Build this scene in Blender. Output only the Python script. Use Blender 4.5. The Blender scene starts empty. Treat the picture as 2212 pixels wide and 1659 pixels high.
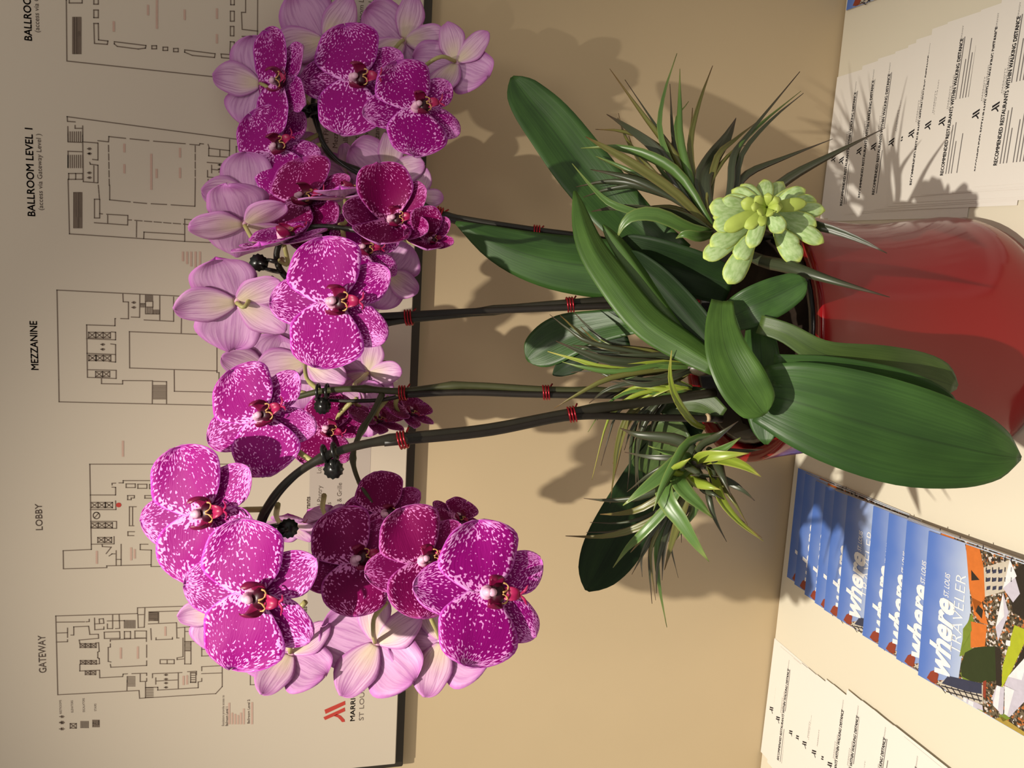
import bpy, bmesh, math, random
from mathutils import Vector, Matrix, Euler
random.seed(7)
SC = bpy.context.scene
COL = SC.collection

# ------------------------------------------------------------------ camera
CX, CY, F = 1106.0, 829.5, 1720.0
M = Matrix(((0.05605277, -0.98724954, -0.14898468),
            (-0.24305509, -0.15822283, 0.95702129),
            (-0.96839161, -0.01743221, -0.24882485)))      # columns: photo right, photo down, forward (in world)
CAM = Vector((0.0, -0.9, 0.62232))
cd = bpy.data.cameras.new('camera')
cam = bpy.data.objects.new('camera', cd); COL.objects.link(cam)
cd.sensor_fit = 'HORIZONTAL'; cd.sensor_width = 36.0; cd.lens = F / 2212 * 36.0
cd.clip_start = 0.02; cd.clip_end = 50
r_, d_, f_ = M.col[0], M.col[1], M.col[2]
cam.matrix_world = Matrix(((r_[0], -d_[0], -f_[0], CAM[0]), (r_[1], -d_[1], -f_[1], CAM[1]),
                           (r_[2], -d_[2], -f_[2], CAM[2]), (0, 0, 0, 1)))
SC.camera = cam

# ------------------------------------------------------------------ world, lights, exposure
w = bpy.data.worlds.new('world'); SC.world = w; w.use_nodes = True
bg = w.node_tree.nodes['Background']
bg.inputs[0].default_value = (1.0, 0.94, 0.87, 1); bg.inputs[1].default_value = 0.38
SC.view_settings.view_transform = 'Standard'; SC.view_settings.look = 'None'
SC.view_settings.exposure = 0.0; SC.view_settings.gamma = 1.0
SC.view_settings.use_curve_mapping = False

def lamp(name, kind, loc, target, energy, color, **kw):
    l = bpy.data.lights.new(name, kind); l.energy = energy; l.color = color
    for k, v in kw.items(): setattr(l, k, v)
    o = bpy.data.objects.new(name, l); COL.objects.link(o)
    o.location = loc
    o.rotation_euler = (Vector(target) - Vector(loc)).to_track_quat('-Z', 'Y').to_euler()
    return o
lamp('ceiling_spotlight', 'SPOT', (-0.14, -1.08, 1.98), (-0.46, -0.26, 0.0), 195, (1.0, 0.93, 0.80),
     spot_size=math.radians(51), spot_blend=1.0, shadow_soft_size=0.014)
lamp('room_light', 'AREA', (0.5, -1.9, 2.4), (0.0, -0.2, 0.3), 7, (1.0, 0.90, 0.78), shape='DISK', size=0.5)

# ------------------------------------------------------------------ helpers
def PX(x, y, d):
    return CAM + M @ Vector(((x - CX) * d / F, (y - CY) * d / F, d))
def RAY(x, y): return M @ Vector((x - CX, y - CY, F))
def onZ(x, y, z=0.0):
    r = RAY(x, y); return CAM + r * ((z - CAM.z) / r.z)
def onY(x, y, Y=0.0):
    r = RAY(x, y); return CAM + r * ((Y - CAM.y) / r.y)
def px_of(p):
    c = M.transposed() @ (Vector(p) - CAM); return (CX + F * c.x / c.z, CY + F * c.y / c.z, c.z)
IR = -M.col[1].copy(); IU = -M.col[0].copy(); IB = -M.col[2].copy()   # upright view: right, up, towards viewer

def s2l(c):
    out = []
    for v in c[:3]:
        v = v / 255.0
        out.append(v / 12.92 if v <= 0.04045 else ((v + 0.055) / 1.055) ** 2.4)
    return tuple(out) + (1.0,)

class NT:
    def __init__(s, name):
        s.m = bpy.data.materials.new(name); s.m.use_nodes = True
        s.t = s.m.node_tree; s.n = s.t.nodes; s.b = s.n['Principled BSDF']
    def node(s, t, **kw):
        n = s.n.new(t)
        for k, v in kw.items(): setattr(n, k, v)
        return n
    def link(s, a, b): s.t.links.new(a, b)
    def val(s, x, sock):
        if isinstance(x, (int, float)): sock.default_value = x
        else: s.link(x, sock)
    def math(s, op, a, b=0.0, c=None, clamp=False):
        n = s.node('ShaderNodeMath', operation=op, use_clamp=clamp)
        s.val(a, n.inputs[0]); s.val(b, n.inputs[1])
        if c is not None: s.val(c, n.inputs[2])
        return n.outputs[0]
    def sstep(s, x, a, b):
        n = s.node('ShaderNodeMapRange', interpolation_type='SMOOTHSTEP')
        s.val(x, n.inputs[0]); n.inputs[1].default_value = a; n.inputs[2].default_value = b
        return n.outputs[0]
    def mix(s, fac, a, b):
        n = s.node('ShaderNodeMix', data_type='RGBA')
        s.val(fac, n.inputs[0])
        for x, i in ((a, 6), (b, 7)):
            if isinstance(x, tuple): n.inputs[i].default_value = x
            else: s.link(x, n.inputs[i])
        return n.outputs[2]
    def noise(s, vec, scale, detail=2.0, rough=0.5):
        n = s.node('ShaderNodeTexNoise'); n.inputs['Scale'].default_value = scale
        n.inputs['Detail'].default_value = detail; n.inputs['Roughness'].default_value = rough
        if vec is not None: s.link(vec, n.inputs['Vector'])
        return n.outputs[0]
    def uv(s):
        n = s.node('ShaderNodeTexCoord'); sp = s.node('ShaderNodeSeparateXYZ'); s.link(n.outputs['UV'], sp.inputs[0])
        return sp.outputs[0], sp.outputs[1]
    def vec(s, x, y, z=0.0):
        n = s.node('ShaderNodeCombineXYZ'); s.val(x, n.inputs[0]); s.val(y, n.inputs[1]); s.val(z, n.inputs[2]); return n.outputs[0]
    def rnd(s):
        return s.node('ShaderNodeObjectInfo').outputs['Random']
    def base(s, c): 
        if isinstance(c, tuple): s.b.inputs['Base Color'].default_value = c
        else: s.link(c, s.b.inputs['Base Color'])
    def set(s, rough=0.5, spec=0.5, metal=0.0, coat=0.0):
        s.b.inputs['Roughness'].default_value = rough; s.b.inputs['Specular IOR Level'].default_value = spec
        s.b.inputs['Metallic'].default_value = metal; s.b.inputs['Coat Weight'].default_value = coat
        return s.m
    def bump(s, h, strength, dist=0.001):
        n = s.node('ShaderNodeBump'); n.inputs['Strength'].default_value = strength; n.inputs['Distance'].default_value = dist
        s.link(h, n.inputs['Height']); s.link(n.outputs[0], s.b.inputs['Normal'])

def plain(name, rgb, rough=0.5, spec=0.5, metal=0.0, var=0.06, scale=60.0, coat=0.0):
    t = NT(name)
    c = s2l(rgb); k = 1.0 - var
    tc = t.node('ShaderNodeTexCoord')
    t.base(t.mix(t.noise(tc.outputs['Object'], scale), c, (c[0] * (1 - var * 2), c[1] * (1 - var * 2), c[2] * (1 - var * 2), 1)))
    return t.set(rough, spec, metal, coat)

def petal_front(name, deep, light, edge, amount):
    t = NT(name); u, v = t.uv(); r = t.rnd()
    off = t.math('MULTIPLY', r, 37.0)
    av = t.math('ABSOLUTE', t.math('SUBTRACT', t.math('MULTIPLY', v, 2.0), 1.0))
    # freckles: streaked along the veins that fan out from the petal base
    fan = t.math('MULTIPLY', t.math('SUBTRACT', v, 0.5), t.math('ADD', t.math('MULTIPLY', u, 0.8), 0.45))
    vec = t.vec(t.math('MULTIPLY', u, 9.0), t.math('MULTIPLY', fan, 15.0), off)
    n1 = t.noise(vec, 2.6, 0.6, 0.4)
    n2 = t.noise(t.vec(t.math('MULTIPLY', u, 1.6), t.math('MULTIPLY', v, 1.6), off), 1.7, 1.0)
    baseb = t.math('MULTIPLY', t.math('SUBTRACT', 1.0, t.sstep(u, 0.03, 0.34)), 0.24)
    rim = t.math('MAXIMUM', av, t.math('MULTIPLY', u, 0.97))
    edgeb = t.math('MULTIPLY', t.sstep(rim, 0.62, 0.95), 0.105)
    patch = t.math('SUBTRACT', t.math('MULTIPLY', t.math('SUBTRACT', n2, 0.5), 0.26), t.math('MULTIPLY', t.math('SUBTRACT', 1.0, t.sstep(rim, 0.45, 0.8)), 0.035))
    tot = t.math('ADD', t.math('ADD', n1, baseb), t.math('ADD', edgeb, patch))
    mask = t.sstep(tot, 0.640 - amount, 0.668 - amount)
    col = t.mix(mask, s2l(deep), s2l(light))
    col = t.mix(t.math('MULTIPLY', t.sstep(rim, 0.91, 0.99), 0.85), col, s2l(edge))
    t.base(col)
    t.bump(t.noise(t.vec(t.math('MULTIPLY', u, 2.0), t.math('MULTIPLY', fan, 26.0), off), 3.0), 0.25)
    return t.set(0.55, 0.16)
def petal_back(name, pale, vein, edge, core):
    t = NT(name); u, v = t.uv()
    av = t.math('ABSOLUTE', t.math('SUBTRACT', t.math('MULTIPLY', v, 2.0), 1.0))
    fan = t.math('MULTIPLY', t.math('SUBTRACT', v, 0.5), 11.0)
    n = t.noise(t.vec(t.math('MULTIPLY', u, 0.9), fan, t.math('MULTIPLY', t.rnd(), 20.0)), 2.2, 3.0)
    c = t.mix(t.sstep(n, 0.42, 0.66), s2l(pale), s2l(vein))
    if core:
        k = t.math('MULTIPLY', t.math('SUBTRACT', 1.0, t.sstep(u, 0.1, 0.75)), t.math('SUBTRACT', 1.0, t.sstep(av, 0.2, 0.95)))
        c = t.mix(t.math('MULTIPLY', k, 0.75), c, s2l(core))
    rim = t.math('MAXIMUM', av, u)
    c = t.mix(t.math('MULTIPLY', t.sstep(rim, 0.72, 1.0), 0.7), c, s2l(edge))
    t.base(c); t.bump(n, 0.25)
    return t.set(0.5, 0.3)
def leaf_mat(name, a, b, rough=0.42, spec=0.42):
    t = NT(name); u, v = t.uv()
    st = t.noise(t.vec(t.math('MULTIPLY', u, 1.2), t.math('MULTIPLY', v, 26.0), t.math('MULTIPLY', t.rnd(), 9.0)), 1.6, 3.0)
    bl = t.noise(t.vec(t.math('MULTIPLY', u, 3.0), t.math('MULTIPLY', v, 2.0), t.math('MULTIPLY', t.rnd(), 9.0)), 1.3, 2.0)
    f = t.math('ADD', t.math('MULTIPLY', st, 0.35), t.math('MULTIPLY', bl, 0.65))
    c = t.mix(t.sstep(f, 0.30, 0.75), s2l(a), s2l(b))
    mid = t.math('SUBTRACT', 1.0, t.sstep(t.math('ABSOLUTE', t.math('SUBTRACT', v, 0.5)), 0.0, 0.025))
    c = t.mix(t.math('MULTIPLY', mid, 0.45), c, s2l(tuple(x * 0.55 for x in a)))
    t.base(c); t.bump(st, 0.16, 0.0012)
    return t.set(rough, spec)
def blade_mat(name, a, b, tip):
    t = NT(name); u, v = t.uv()
    st = t.noise(t.vec(t.math('MULTIPLY', u, 1.0), t.math('MULTIPLY', v, 8.0), t.math('MULTIPLY', t.rnd(), 9.0)), 1.5, 2.0)
    c = t.mix(st, s2l(a), s2l(b))
    av = t.math('ABSOLUTE', t.math('SUBTRACT', t.math('MULTIPLY', v, 2.0), 1.0))
    c = t.mix(t.math('MAXIMUM', t.math('MULTIPLY', t.sstep(u, 0.75, 1.0), 0.8), t.math('MULTIPLY', t.sstep(av, 0.75, 1.0), 0.5)), c, s2l(tip))
    t.base(c)
    return t.set(0.36, 0.5)

MT = {}
MT['wall'] = plain('tan_wall_paint', (204, 182, 146), 0.75, 0.25, var=0.03, scale=9)
MT['floor'] = plain('brown_carpet', (96, 78, 62), 0.9, 0.1, scale=40)
MT['counter'] = plain('cream_laminate', (228, 220, 200), 0.16, 0.5, var=0.02, scale=5)
MT['acrylic'] = plain('frosted_white_acrylic', (209, 195, 175), 0.42, 0.4, var=0.02, scale=4)
MT['band'] = plain('grey_print_band', (188, 175, 163), 0.42, 0.4, var=0.02, scale=4)
MT['bronze'] = plain('dark_bronze_metal', (66, 58, 46), 0.4, 0.5, metal=0.4)
MT['ink'] = plain('dark_brown_ink', (92, 78, 68), 0.6, 0.2)
MT['ink_line'] = plain('brown_line_ink', (122, 106, 92), 0.6, 0.2)
MT['ink_soft'] = plain('grey_ink', (122, 108, 98), 0.6, 0.2)
MT['ink_red'] = plain('red_ink', (196, 70, 60), 0.6, 0.2)
MT['ink_pink'] = plain('pale_red_ink', (206, 172, 154), 0.6, 0.2)
MT['black'] = plain('black_ink', (34, 32, 36), 0.6, 0.2)
MT['paper'] = plain('white_paper', (236, 230, 222), 0.45, 0.35, var=0.01, scale=30)
MT['paper_ink'] = plain('grey_small_print', (120, 114, 112), 0.6, 0.2)
MT['pot'] = plain('red_glazed_ceramic', (132, 15, 20), 0.14, 0.4, var=0.03, scale=8, coat=0.0)
MT['black_plastic'] = plain('black_plastic', (22, 22, 20), 0.28, 0.5)
MT['bark'] = plain('dark_bark', (44, 32, 22), 0.85, 0.2, var=0.3, scale=120)
MT['stem'] = plain('dark_stem', (44, 40, 28), 0.42, 0.5, var=0.25, scale=90)
MT['stem_green'] = plain('olive_stem', (72, 74, 44), 0.42, 0.5, var=0.2, scale=90)
MT['stake'] = plain('black_brown_stake', (38, 32, 26), 0.45, 0.4, var=0.2, scale=120)
MT['cut'] = plain('pale_cut_wood', (190, 165, 130), 0.6, 0.3)
MT['stalk'] = plain('pale_green_flower_stalk', (176, 168, 108), 0.45, 0.4, var=0.15, scale=120)
MT['wire'] = plain('red_metal_wire', (168, 34, 46), 0.25, 0.6, metal=0.75)
MT['petal'] = petal_front('magenta_freckled_petal', (144, 0, 116), (236, 158, 228), (198, 72, 192), 0.0)
MT['petal_deep'] = petal_front('deep_magenta_petal', (120, 0, 76), (222, 132, 198), (180, 68, 160), -0.03)
MT['sepal'] = petal_front('magenta_striped_sepal', (140, 2, 114), (234, 150, 224), (194, 76, 188), 0.06)
MT['sepal_deep'] = petal_front('deep_magenta_sepal', (122, 4, 82), (210, 118, 190), (190, 84, 164), 0.0)
MT['back'] = petal_back('pale_pink_petal_back', (208, 158, 200), (188, 132, 182), (178, 88, 172), None)
MT['back_core'] = petal_back('pale_pink_green_sepal_back', (214, 170, 202), (184, 132, 174), (176, 90, 170), (214, 200, 160))
MT['lip'] = plain('crimson_lip', (132, 10, 66), 0.4, 0.4, var=0.2, scale=200)
MT['lip_mid'] = plain('red_pink_lip', (172, 22, 84), 0.4, 0.4, var=0.15, scale=200)
MT['lip_dark'] = plain('dark_crimson_throat', (66, 4, 30), 0.4, 0.4, var=0.2, scale=200)
MT['callus'] = plain('cream_yellow_callus', (214, 168, 104), 0.45, 0.4, var=0.15, scale=300)
MT['column'] = plain('pink_white_column', (232, 180, 206), 0.4, 0.4, var=0.08, scale=200)
MT['leaf'] = leaf_mat('dark_green_orchid_leaf', (38, 66, 24), (58, 92, 36))
MT['leaf_dark'] = leaf_mat('deep_green_orchid_leaf', (18, 36, 13), (30, 52, 20), 0.5, 0.18)
MT['leaf_light'] = leaf_mat('fresh_green_orchid_leaf', (52, 80, 26), (74, 106, 40))
MT['leaf_back'] = leaf_mat('olive_leaf_underside', (54, 74, 30), (76, 96, 44), 0.45)
MT['blade_g'] = blade_mat('green_grass_blade', (64, 96, 42), (94, 124, 60), (132, 140, 76))
MT['blade_l'] = blade_mat('lime_grass_blade', (118, 136, 38), (146, 162, 60), (176, 160, 86))
MT['blade_d'] = blade_mat('dark_purple_green_blade', (44, 52, 34), (68, 74, 52), (78, 56, 46))
MT['blade_o'] = blade_mat('olive_grass_blade', (86, 88, 38), (112, 110, 56), (108, 74, 46))
def succ_mat():
    t = NT('pale_green_succulent'); u, v = t.uv()
    n = t.noise(t.vec(t.math('MULTIPLY', u, 3.0), t.math('MULTIPLY', v, 3.0), t.math('MULTIPLY', t.rnd(), 9.0)), 2.0, 3.0)
    c = t.mix(t.sstep(n, 0.35, 0.65), s2l((150, 178, 112)), s2l((178, 200, 144)))
    av = t.math('ABSOLUTE', t.math('SUBTRACT', t.math('MULTIPLY', v, 2.0), 1.0))
    c = t.mix(t.math('MULTIPLY', t.sstep(t.math('MAXIMUM', av, u), 0.8, 1.0), 0.8), c, s2l((196, 210, 96)))
    t.base(c); t.bump(n, 0.2)
    return t.set(0.5, 0.35)
MT['succ'] = succ_mat()
MT['succ_y'] = plain('yellow_green_succulent', (178, 196, 92), 0.5, 0.35, var=0.12, scale=150)

# ---- objects
def thing(name, label, cat, loc=(0, 0, 0), group=None):
    o = bpy.data.objects.new(name, None); COL.objects.link(o); o.location = loc
    o.empty_display_size = 0.02
    o['label'] = label; o['category'] = cat
    if group: o['group'] = group
    return o
def tag(o, label, cat, group=None):
    o['label'] = label; o['category'] = cat
    if group: o['group'] = group
    return o
def mesh(name, verts, faces, mats, mi=None, uvs=None, smooth=True, origin=None):
    me = bpy.data.meshes.new(name)
    if origin is not None: verts = [Vector(v) - origin for v in verts]
    me.from_pydata([tuple(v) for v in verts], [], faces)
    for m in (mats if isinstance(mats, (list, tuple)) else [mats]): me.materials.append(m)
    if mi: me.polygons.foreach_set('material_index', mi)
    if uvs:
        l = me.uv_layers.new(name='UVMap')
        idx = [0] * len(me.loops); me.loops.foreach_get('vertex_index', idx)
        l.data.foreach_set('uv', [c for i in idx for c in uvs[i]])
    if smooth: me.polygons.foreach_set('use_smooth', [True] * len(me.polygons))
    me.update()
    return me
def put(name, me, parent=None, mat=None):
    o = bpy.data.objects.new(name, me); COL.objects.link(o)
    if parent: o.parent = parent
    if mat is not None: o.matrix_basis = mat
    return o
def part(name, geo, mats, parent, smooth=True, label=None):
    """geo = (verts, faces[, uvs[, mi]]) in world space; parent is an untransformed root (only a location)"""
    g = list(geo) + [None] * (4 - len(geo))
    org = Vector(parent.location)
    if parent.parent: org = org + Vector(parent.parent.location)
    o = put(name, mesh(name, g[0], g[1], mats, g[3], g[2], smooth, org), parent)
    if label: o['label'] = label
    return o

# ---- geometry
def box(x0, x1, y0, y1, z0, z1, bev=0.0):
    bm = bmesh.new()
    bmesh.ops.create_cube(bm, size=1.0)
    for v in bm.verts:
        v.co = Vector(((x0 + x1) / 2 + v.co.x * (x1 - x0), (y0 + y1) / 2 + v.co.y * (y1 - y0), (z0 + z1) / 2 + v.co.z * (z1 - z0)))
    if bev: bmesh.ops.bevel(bm, geom=bm.edges[:], offset=bev, segments=2, affect='EDGES')
    bm.verts.index_update()
    g = ([v.co.copy() for v in bm.verts], [[v.index for v in f.verts] for f in bm.faces]); bm.free()
    return g
def join(*gs):
    V, Fc = [], []
    for g in gs:
        o = len(V); V += list(g[0]); Fc += [[i + o for i in f] for f in g[1]]
    return (V, Fc)
def shell(fn, nu, nv, th, two=False):
    """closed thin sheet fn(u,v), front = +normal; uv = (u,v)"""
    P = [[Vector(fn(i / nu, j / nv)) for j in range(nv + 1)] for i in range(nu + 1)]
    V, UV, N = [], [], []
    for i in range(nu + 1):
        for j in range(nv + 1):
            a = P[min(i + 1, nu)][j] - P[max(i - 1, 0)][j]; b = P[i][min(j + 1, nv)] - P[i][max(j - 1, 0)]
            n = a.cross(b)
            if n.length < 1e-12: n = Vector((0, 0, 1))
            V.append(P[i][j]); UV.append((i / nu, j / nv)); N.append(n.normalized())
    k = len(V); rim = lambda i, j: 0.25 if (i in (0, nu) or j in (0, nv)) else 1.0
    for i in range(nu + 1):
        for j in range(nv + 1):
            q = i * (nv + 1) + j
            V.append(V[q] - N[q] * th * rim(i, j)); UV.append(UV[q])
    Fc, mi = [], []
    id_ = lambda i, j: i * (nv + 1) + j
    for i in range(nu):
        for j in range(nv):
            Fc.append([id_(i, j), id_(i + 1, j), id_(i + 1, j + 1), id_(i, j + 1)]); mi.append(0)
            Fc.append([k + id_(i, j), k + id_(i, j + 1), k + id_(i + 1, j + 1), k + id_(i + 1, j)]); mi.append(1 if two else 0)
    bd = [id_(i, 0) for i in range(nu + 1)] + [id_(nu, j) for j in range(1, nv + 1)] + [id_(i, nv) for i in range(nu - 1, -1, -1)] + [id_(0, j) for j in range(nv - 1, 0, -1)]
    for a, b in zip(bd, bd[1:] + bd[:1]):
        Fc.append([b, a, k + a, k + b]); mi.append(1 if two else 0)
    return (V, Fc, UV, mi)
def spline(pts, n):
    """Catmull-Rom through points (any dimension)"""
    pts = [Vector(p) for p in pts]
    if len(pts) == 2: pts = [pts[0], (pts[0] + pts[1]) / 2, pts[1]]
    P = [pts[0] * 2 - pts[1]] + pts + [pts[-1] * 2 - pts[-2]]
    out = []; m = len(pts) - 1
    for k in range(n + 1):
        t = k / n * m; i = min(int(t), m - 1); t -= i
        a, b, c, d = P[i], P[i + 1], P[i + 2], P[i + 3]
        out.append(0.5 * ((2 * b) + (c - a) * t + (2 * a - 5 * b + 4 * c - d) * t * t + (3 * b - a - 3 * c + d) * t ** 3))
    return out
def tube(pts, rad, n=8, cap=True):
    V, Fc = [], []; m = len(pts)
    T = [(pts[min(i + 1, m - 1)] - pts[max(i - 1, 0)]).normalized() for i in range(m)]
    a = T[0].orthogonal().normalized()
    for i in range(m):
        a = (a - T[i] * a.dot(T[i])).normalized(); b = T[i].cross(a)
        r = rad[i] if isinstance(rad, (list, tuple)) else rad
        for k in range(n):
            th = 2 * math.pi * k / n
            V.append(pts[i] + (a * math.cos(th) + b * math.sin(th)) * r)
    for i in range(m - 1):
        for k in range(n):
            Fc.append([i * n + k, i * n + (k + 1) % n, (i + 1) * n + (k + 1) % n, (i + 1) * n + k])
    if cap: Fc += [list(range(n))[::-1], list(range((m - 1) * n, m * n))]
    return (V, Fc)
def lathe(prof, c, n=48):
    V, Fc = [], []
    for r, z in prof:
        for k in range(n):
            th = 2 * math.pi * k / n; V.append(Vector((c[0] + r * math.cos(th), c[1] + r * math.sin(th), c[2] + z)))
    for i in range(len(prof) - 1):
        for k in range(n):
            Fc.append([i * n + k, i * n + (k + 1) % n, (i + 1) * n + (k + 1) % n, (i + 1) * n + k])
    Fc.append(list(range(n))[::-1]); Fc.append(list(range((len(prof) - 1) * n, len(prof) * n)))
    return (V, Fc)
def ribbon3(path, halfw, fold, th, tilt=0.0, nseg=20, nv=6, flip=1.0, wave=0.0, ex=1.4):
    """leaf / blade: path = world points, halfw(u) in metres, tilt in degrees about the mid line"""
    P = spline(path, nseg); m = len(P)
    T = [(P[min(i + 1, m - 1)] - P[max(i - 1, 0)]).normalized() for i in range(m)]
    A, N = [], []
    for i in range(m):
        vd = (P[i] - CAM).normalized(); a = T[i].cross(vd)
        if a.length < 0.15: a = A[-1] if A else T[i].orthogonal()
        a = (a - T[i] * a.dot(T[i])).normalized()
        tl = tilt(i / (m - 1)) if callable(tilt) else tilt
        a = Matrix.Rotation(math.radians(tl), 3, T[i]) @ a
        A.append(a); n = T[i].cross(a)
        N.append(n)
    def fn(u, v):
        i = int(round(u * nseg)); s = v * 2 - 1; h = halfw(u)
        return P[i] + A[i] * (s * h) + N[i] * (fold * h * (abs(s) ** ex) * flip + wave * h * math.sin(u * 9 + s * 2))
    return shell(fn, nseg, nv, th)

# ---- flat print: text and ribbons on a plane
_tc = {}
def text_geo(s, bold=0.0, italic=0.0):
    key = (s, bold, italic)
    if key in _tc: return _tc[key]
    cu = bpy.data.curves.new('t', 'FONT'); cu.body = s; cu.size = 1.0; cu.offset = bold; cu.shear = italic; cu.resolution_u = 3
    o = bpy.data.objects.new('t', cu); COL.objects.link(o)
    bpy.context.view_layer.update()
    me = bpy.data.meshes.new_from_object(o.evaluated_get(bpy.context.evaluated_depsgraph_get()))
    V = [(v.co.x, v.co.y) for v in me.vertices]; Fc = [list(p.vertices) for p in me.polygons]
    bpy.data.objects.remove(o); bpy.data.curves.remove(cu); bpy.data.meshes.remove(me)
    x0 = min(v[0] for v in V); x1 = max(v[0] for v in V)
    V = [(v[0] - x0, v[1]) for v in V]
    _tc[key] = (V, Fc, x1 - x0)
    return _tc[key]
CAPH = 0.70
def text_on(s, p0, R, U, length, cap, bold=0.0, italic=0.0):
    """text from p0 along R, cap height in metres; length None = natural"""
    if bold and 'M' in s:              # heavier strokes by a slight double strike
        k = cap / CAPH * (bold + .012)
        return join(*[text_on(s, p0 + R * (dx * k) + U * (dy * k), R, U, length, cap, 0.0, italic) for dx, dy in ((-1, 0), (1, 0), (0, .7), (0, -.7))])
    V, Fc, wd = text_geo(s, bold, italic)
    ky = cap / CAPH; kx = (length / wd) if length else ky
    return ([p0 + R * (x * kx) + U * (y * ky) for x, y in V], Fc)
def lines_geo(polys, wd, N):
    """thin printed strokes: every polyline a run of quads in the plane with normal N"""
    V, Fc = [], []
    for pl in polys:
        for a, b in zip(pl, pl[1:]):
            t = b - a
            if t.length < 1e-6: continue
            t.normalize(); s = N.cross(t) * (wd / 2); e = t * (wd / 2); k = len(V)
            V += [a - e - s, b + e - s, b + e + s, a - e + s]; Fc.append([k, k + 1, k + 2, k + 3])
    return (V, Fc)
def poly_geo(polys):
    V, Fc = [], []
    for pl in polys:
        k = len(V); V += list(pl); Fc.append(list(range(k, k + len(pl))))
    return (V, Fc)

# ================================================================== setting
def struct(name, geo, m):
    o = put(name, mesh(name, geo[0], geo[1], m, smooth=False)); o['kind'] = 'structure'; return o
struct('wall_back', box(-2.2, 2.2, 0.0, 0.12, -0.76, 2.6), MT['wall'])
struct('floor', box(-2.2, 2.2, -3.0, 0.12, -0.86, -0.76), MT['floor'])

ct = thing('counter_table', 'long cream white glossy console table standing against the tan wall', 'table', (0, -0.25, -0.76))
part('tabletop', box(-1.5, 1.5, -0.62, -0.002, -0.035, 0.0, 0.003), MT['counter'], ct, smooth=False)
part('apron', box(-1.44, 1.44, -0.57, -0.03, -0.12, -0.0352), MT['counter'], ct, smooth=False)
for sx in (-1.40, 1.40):
    for sy in (-0.54, -0.06):
        part('leg', box(sx - 0.03, sx + 0.03, sy - 0.03, sy + 0.03, -0.76, -0.1202, 0.003), MT['counter'], ct, smooth=False)

# ================================================================== wall sign
SY = -0.020                       # front face of the acrylic
sx0, sx1, sz0, sz1 = -0.603, 0.62, 0.5115, 1.22
sg = thing('directory_sign', 'large white wall sign with printed hotel floor plans and directory list', 'sign', (0, 0, sz0))
part('backing_panel', box(sx0 - 0.010, sx1 + 0.010, -0.012, -0.001, sz0 - 0.010, sz1 + 0.010, 0.001), MT['bronze'], sg, smooth=False, label='dark bronze backing panel')
part('acrylic_panel', box(sx0, sx1, SY, -0.0122, sz0, sz1, 0.0008), MT['acrylic'], sg, smooth=False, label='frosted white acrylic face')
NS = Vector((0, -1, 0)); SP = SY - 0.0003
def sp(x, y, k=0.0): return onY(x, y, SP - k)
bz0, bz1 = sp(826, 150).z, sp(668, 1080).z
part('printed_band', poly_geo([[Vector((-0.44, SP + 0.0001, bz0)), Vector((sx1 - 0.02, SP + 0.0001, bz0)), Vector((sx1 - 0.02, SP + 0.0001, bz1)), Vector((-0.44, SP + 0.0001, bz1))]]), MT['band'], sg, smooth=False, label='pale grey band behind the directory text')
XR, ZU = Vector((1, 0, 0)), Vector((0, 0, 1))
def sign_text(s, x0, y0, y1, cap_px, bold=0.0):
    p0 = sp(x0, y0); L = None
    if y1 is not None: L = sp(x0 - 0.04 * (y1 - y0) * 0 , y1).x - p0.x
    cap = (sp(x0 - cap_px, y0) - p0).z
    return text_on(s, p0, XR, ZU, L, cap, bold)

def Z(o):                          # zoomed tracing coordinates -> sign plane
    return lambda x, y: sp(x / 3.95, o + y / 3.95)
def pl(z, *pts): return [z(*p) for p in pts]
def rect(z, x0, y0, x1, y1): return pl(z, (x0, y0), (x1, y0), (x1, y1), (x0, y1), (x0, y0))
def hatch(z, x0, y0, x1, y1, n, along='y'):
    out = []
    for k in range(n):
        t = k / (n - 1)
        out.append(pl(z, (x0 + (x1 - x0) * t, y0), (x0 + (x1 - x0) * t, y1)) if along == 'y' else pl(z, (x0, y0 + (y1 - y0) * t), (x1, y0 + (y1 - y0) * t)))
    return out
def lift(z, x0, y0, x1, y1): return [rect(z, x0, y0, x1, y1), pl(z, (x0, y0), (x1, y1)), pl(z, (x0, y1), (x1, y0))]
def dash(z, x0, y0, x1, y1, n):
    return [pl(z, (x0 + (x1 - x0) * (k / n), y0 + (y1 - y0) * (k / n)), (x0 + (x1 - x0) * ((k + .75) / n), y0 + (y1 - y0) * ((k + .75) / n))) for k in range(n)]
a, b, c, e = Z(0), Z(400), Z(820), Z(1239)
LW = 0.0009
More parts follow.
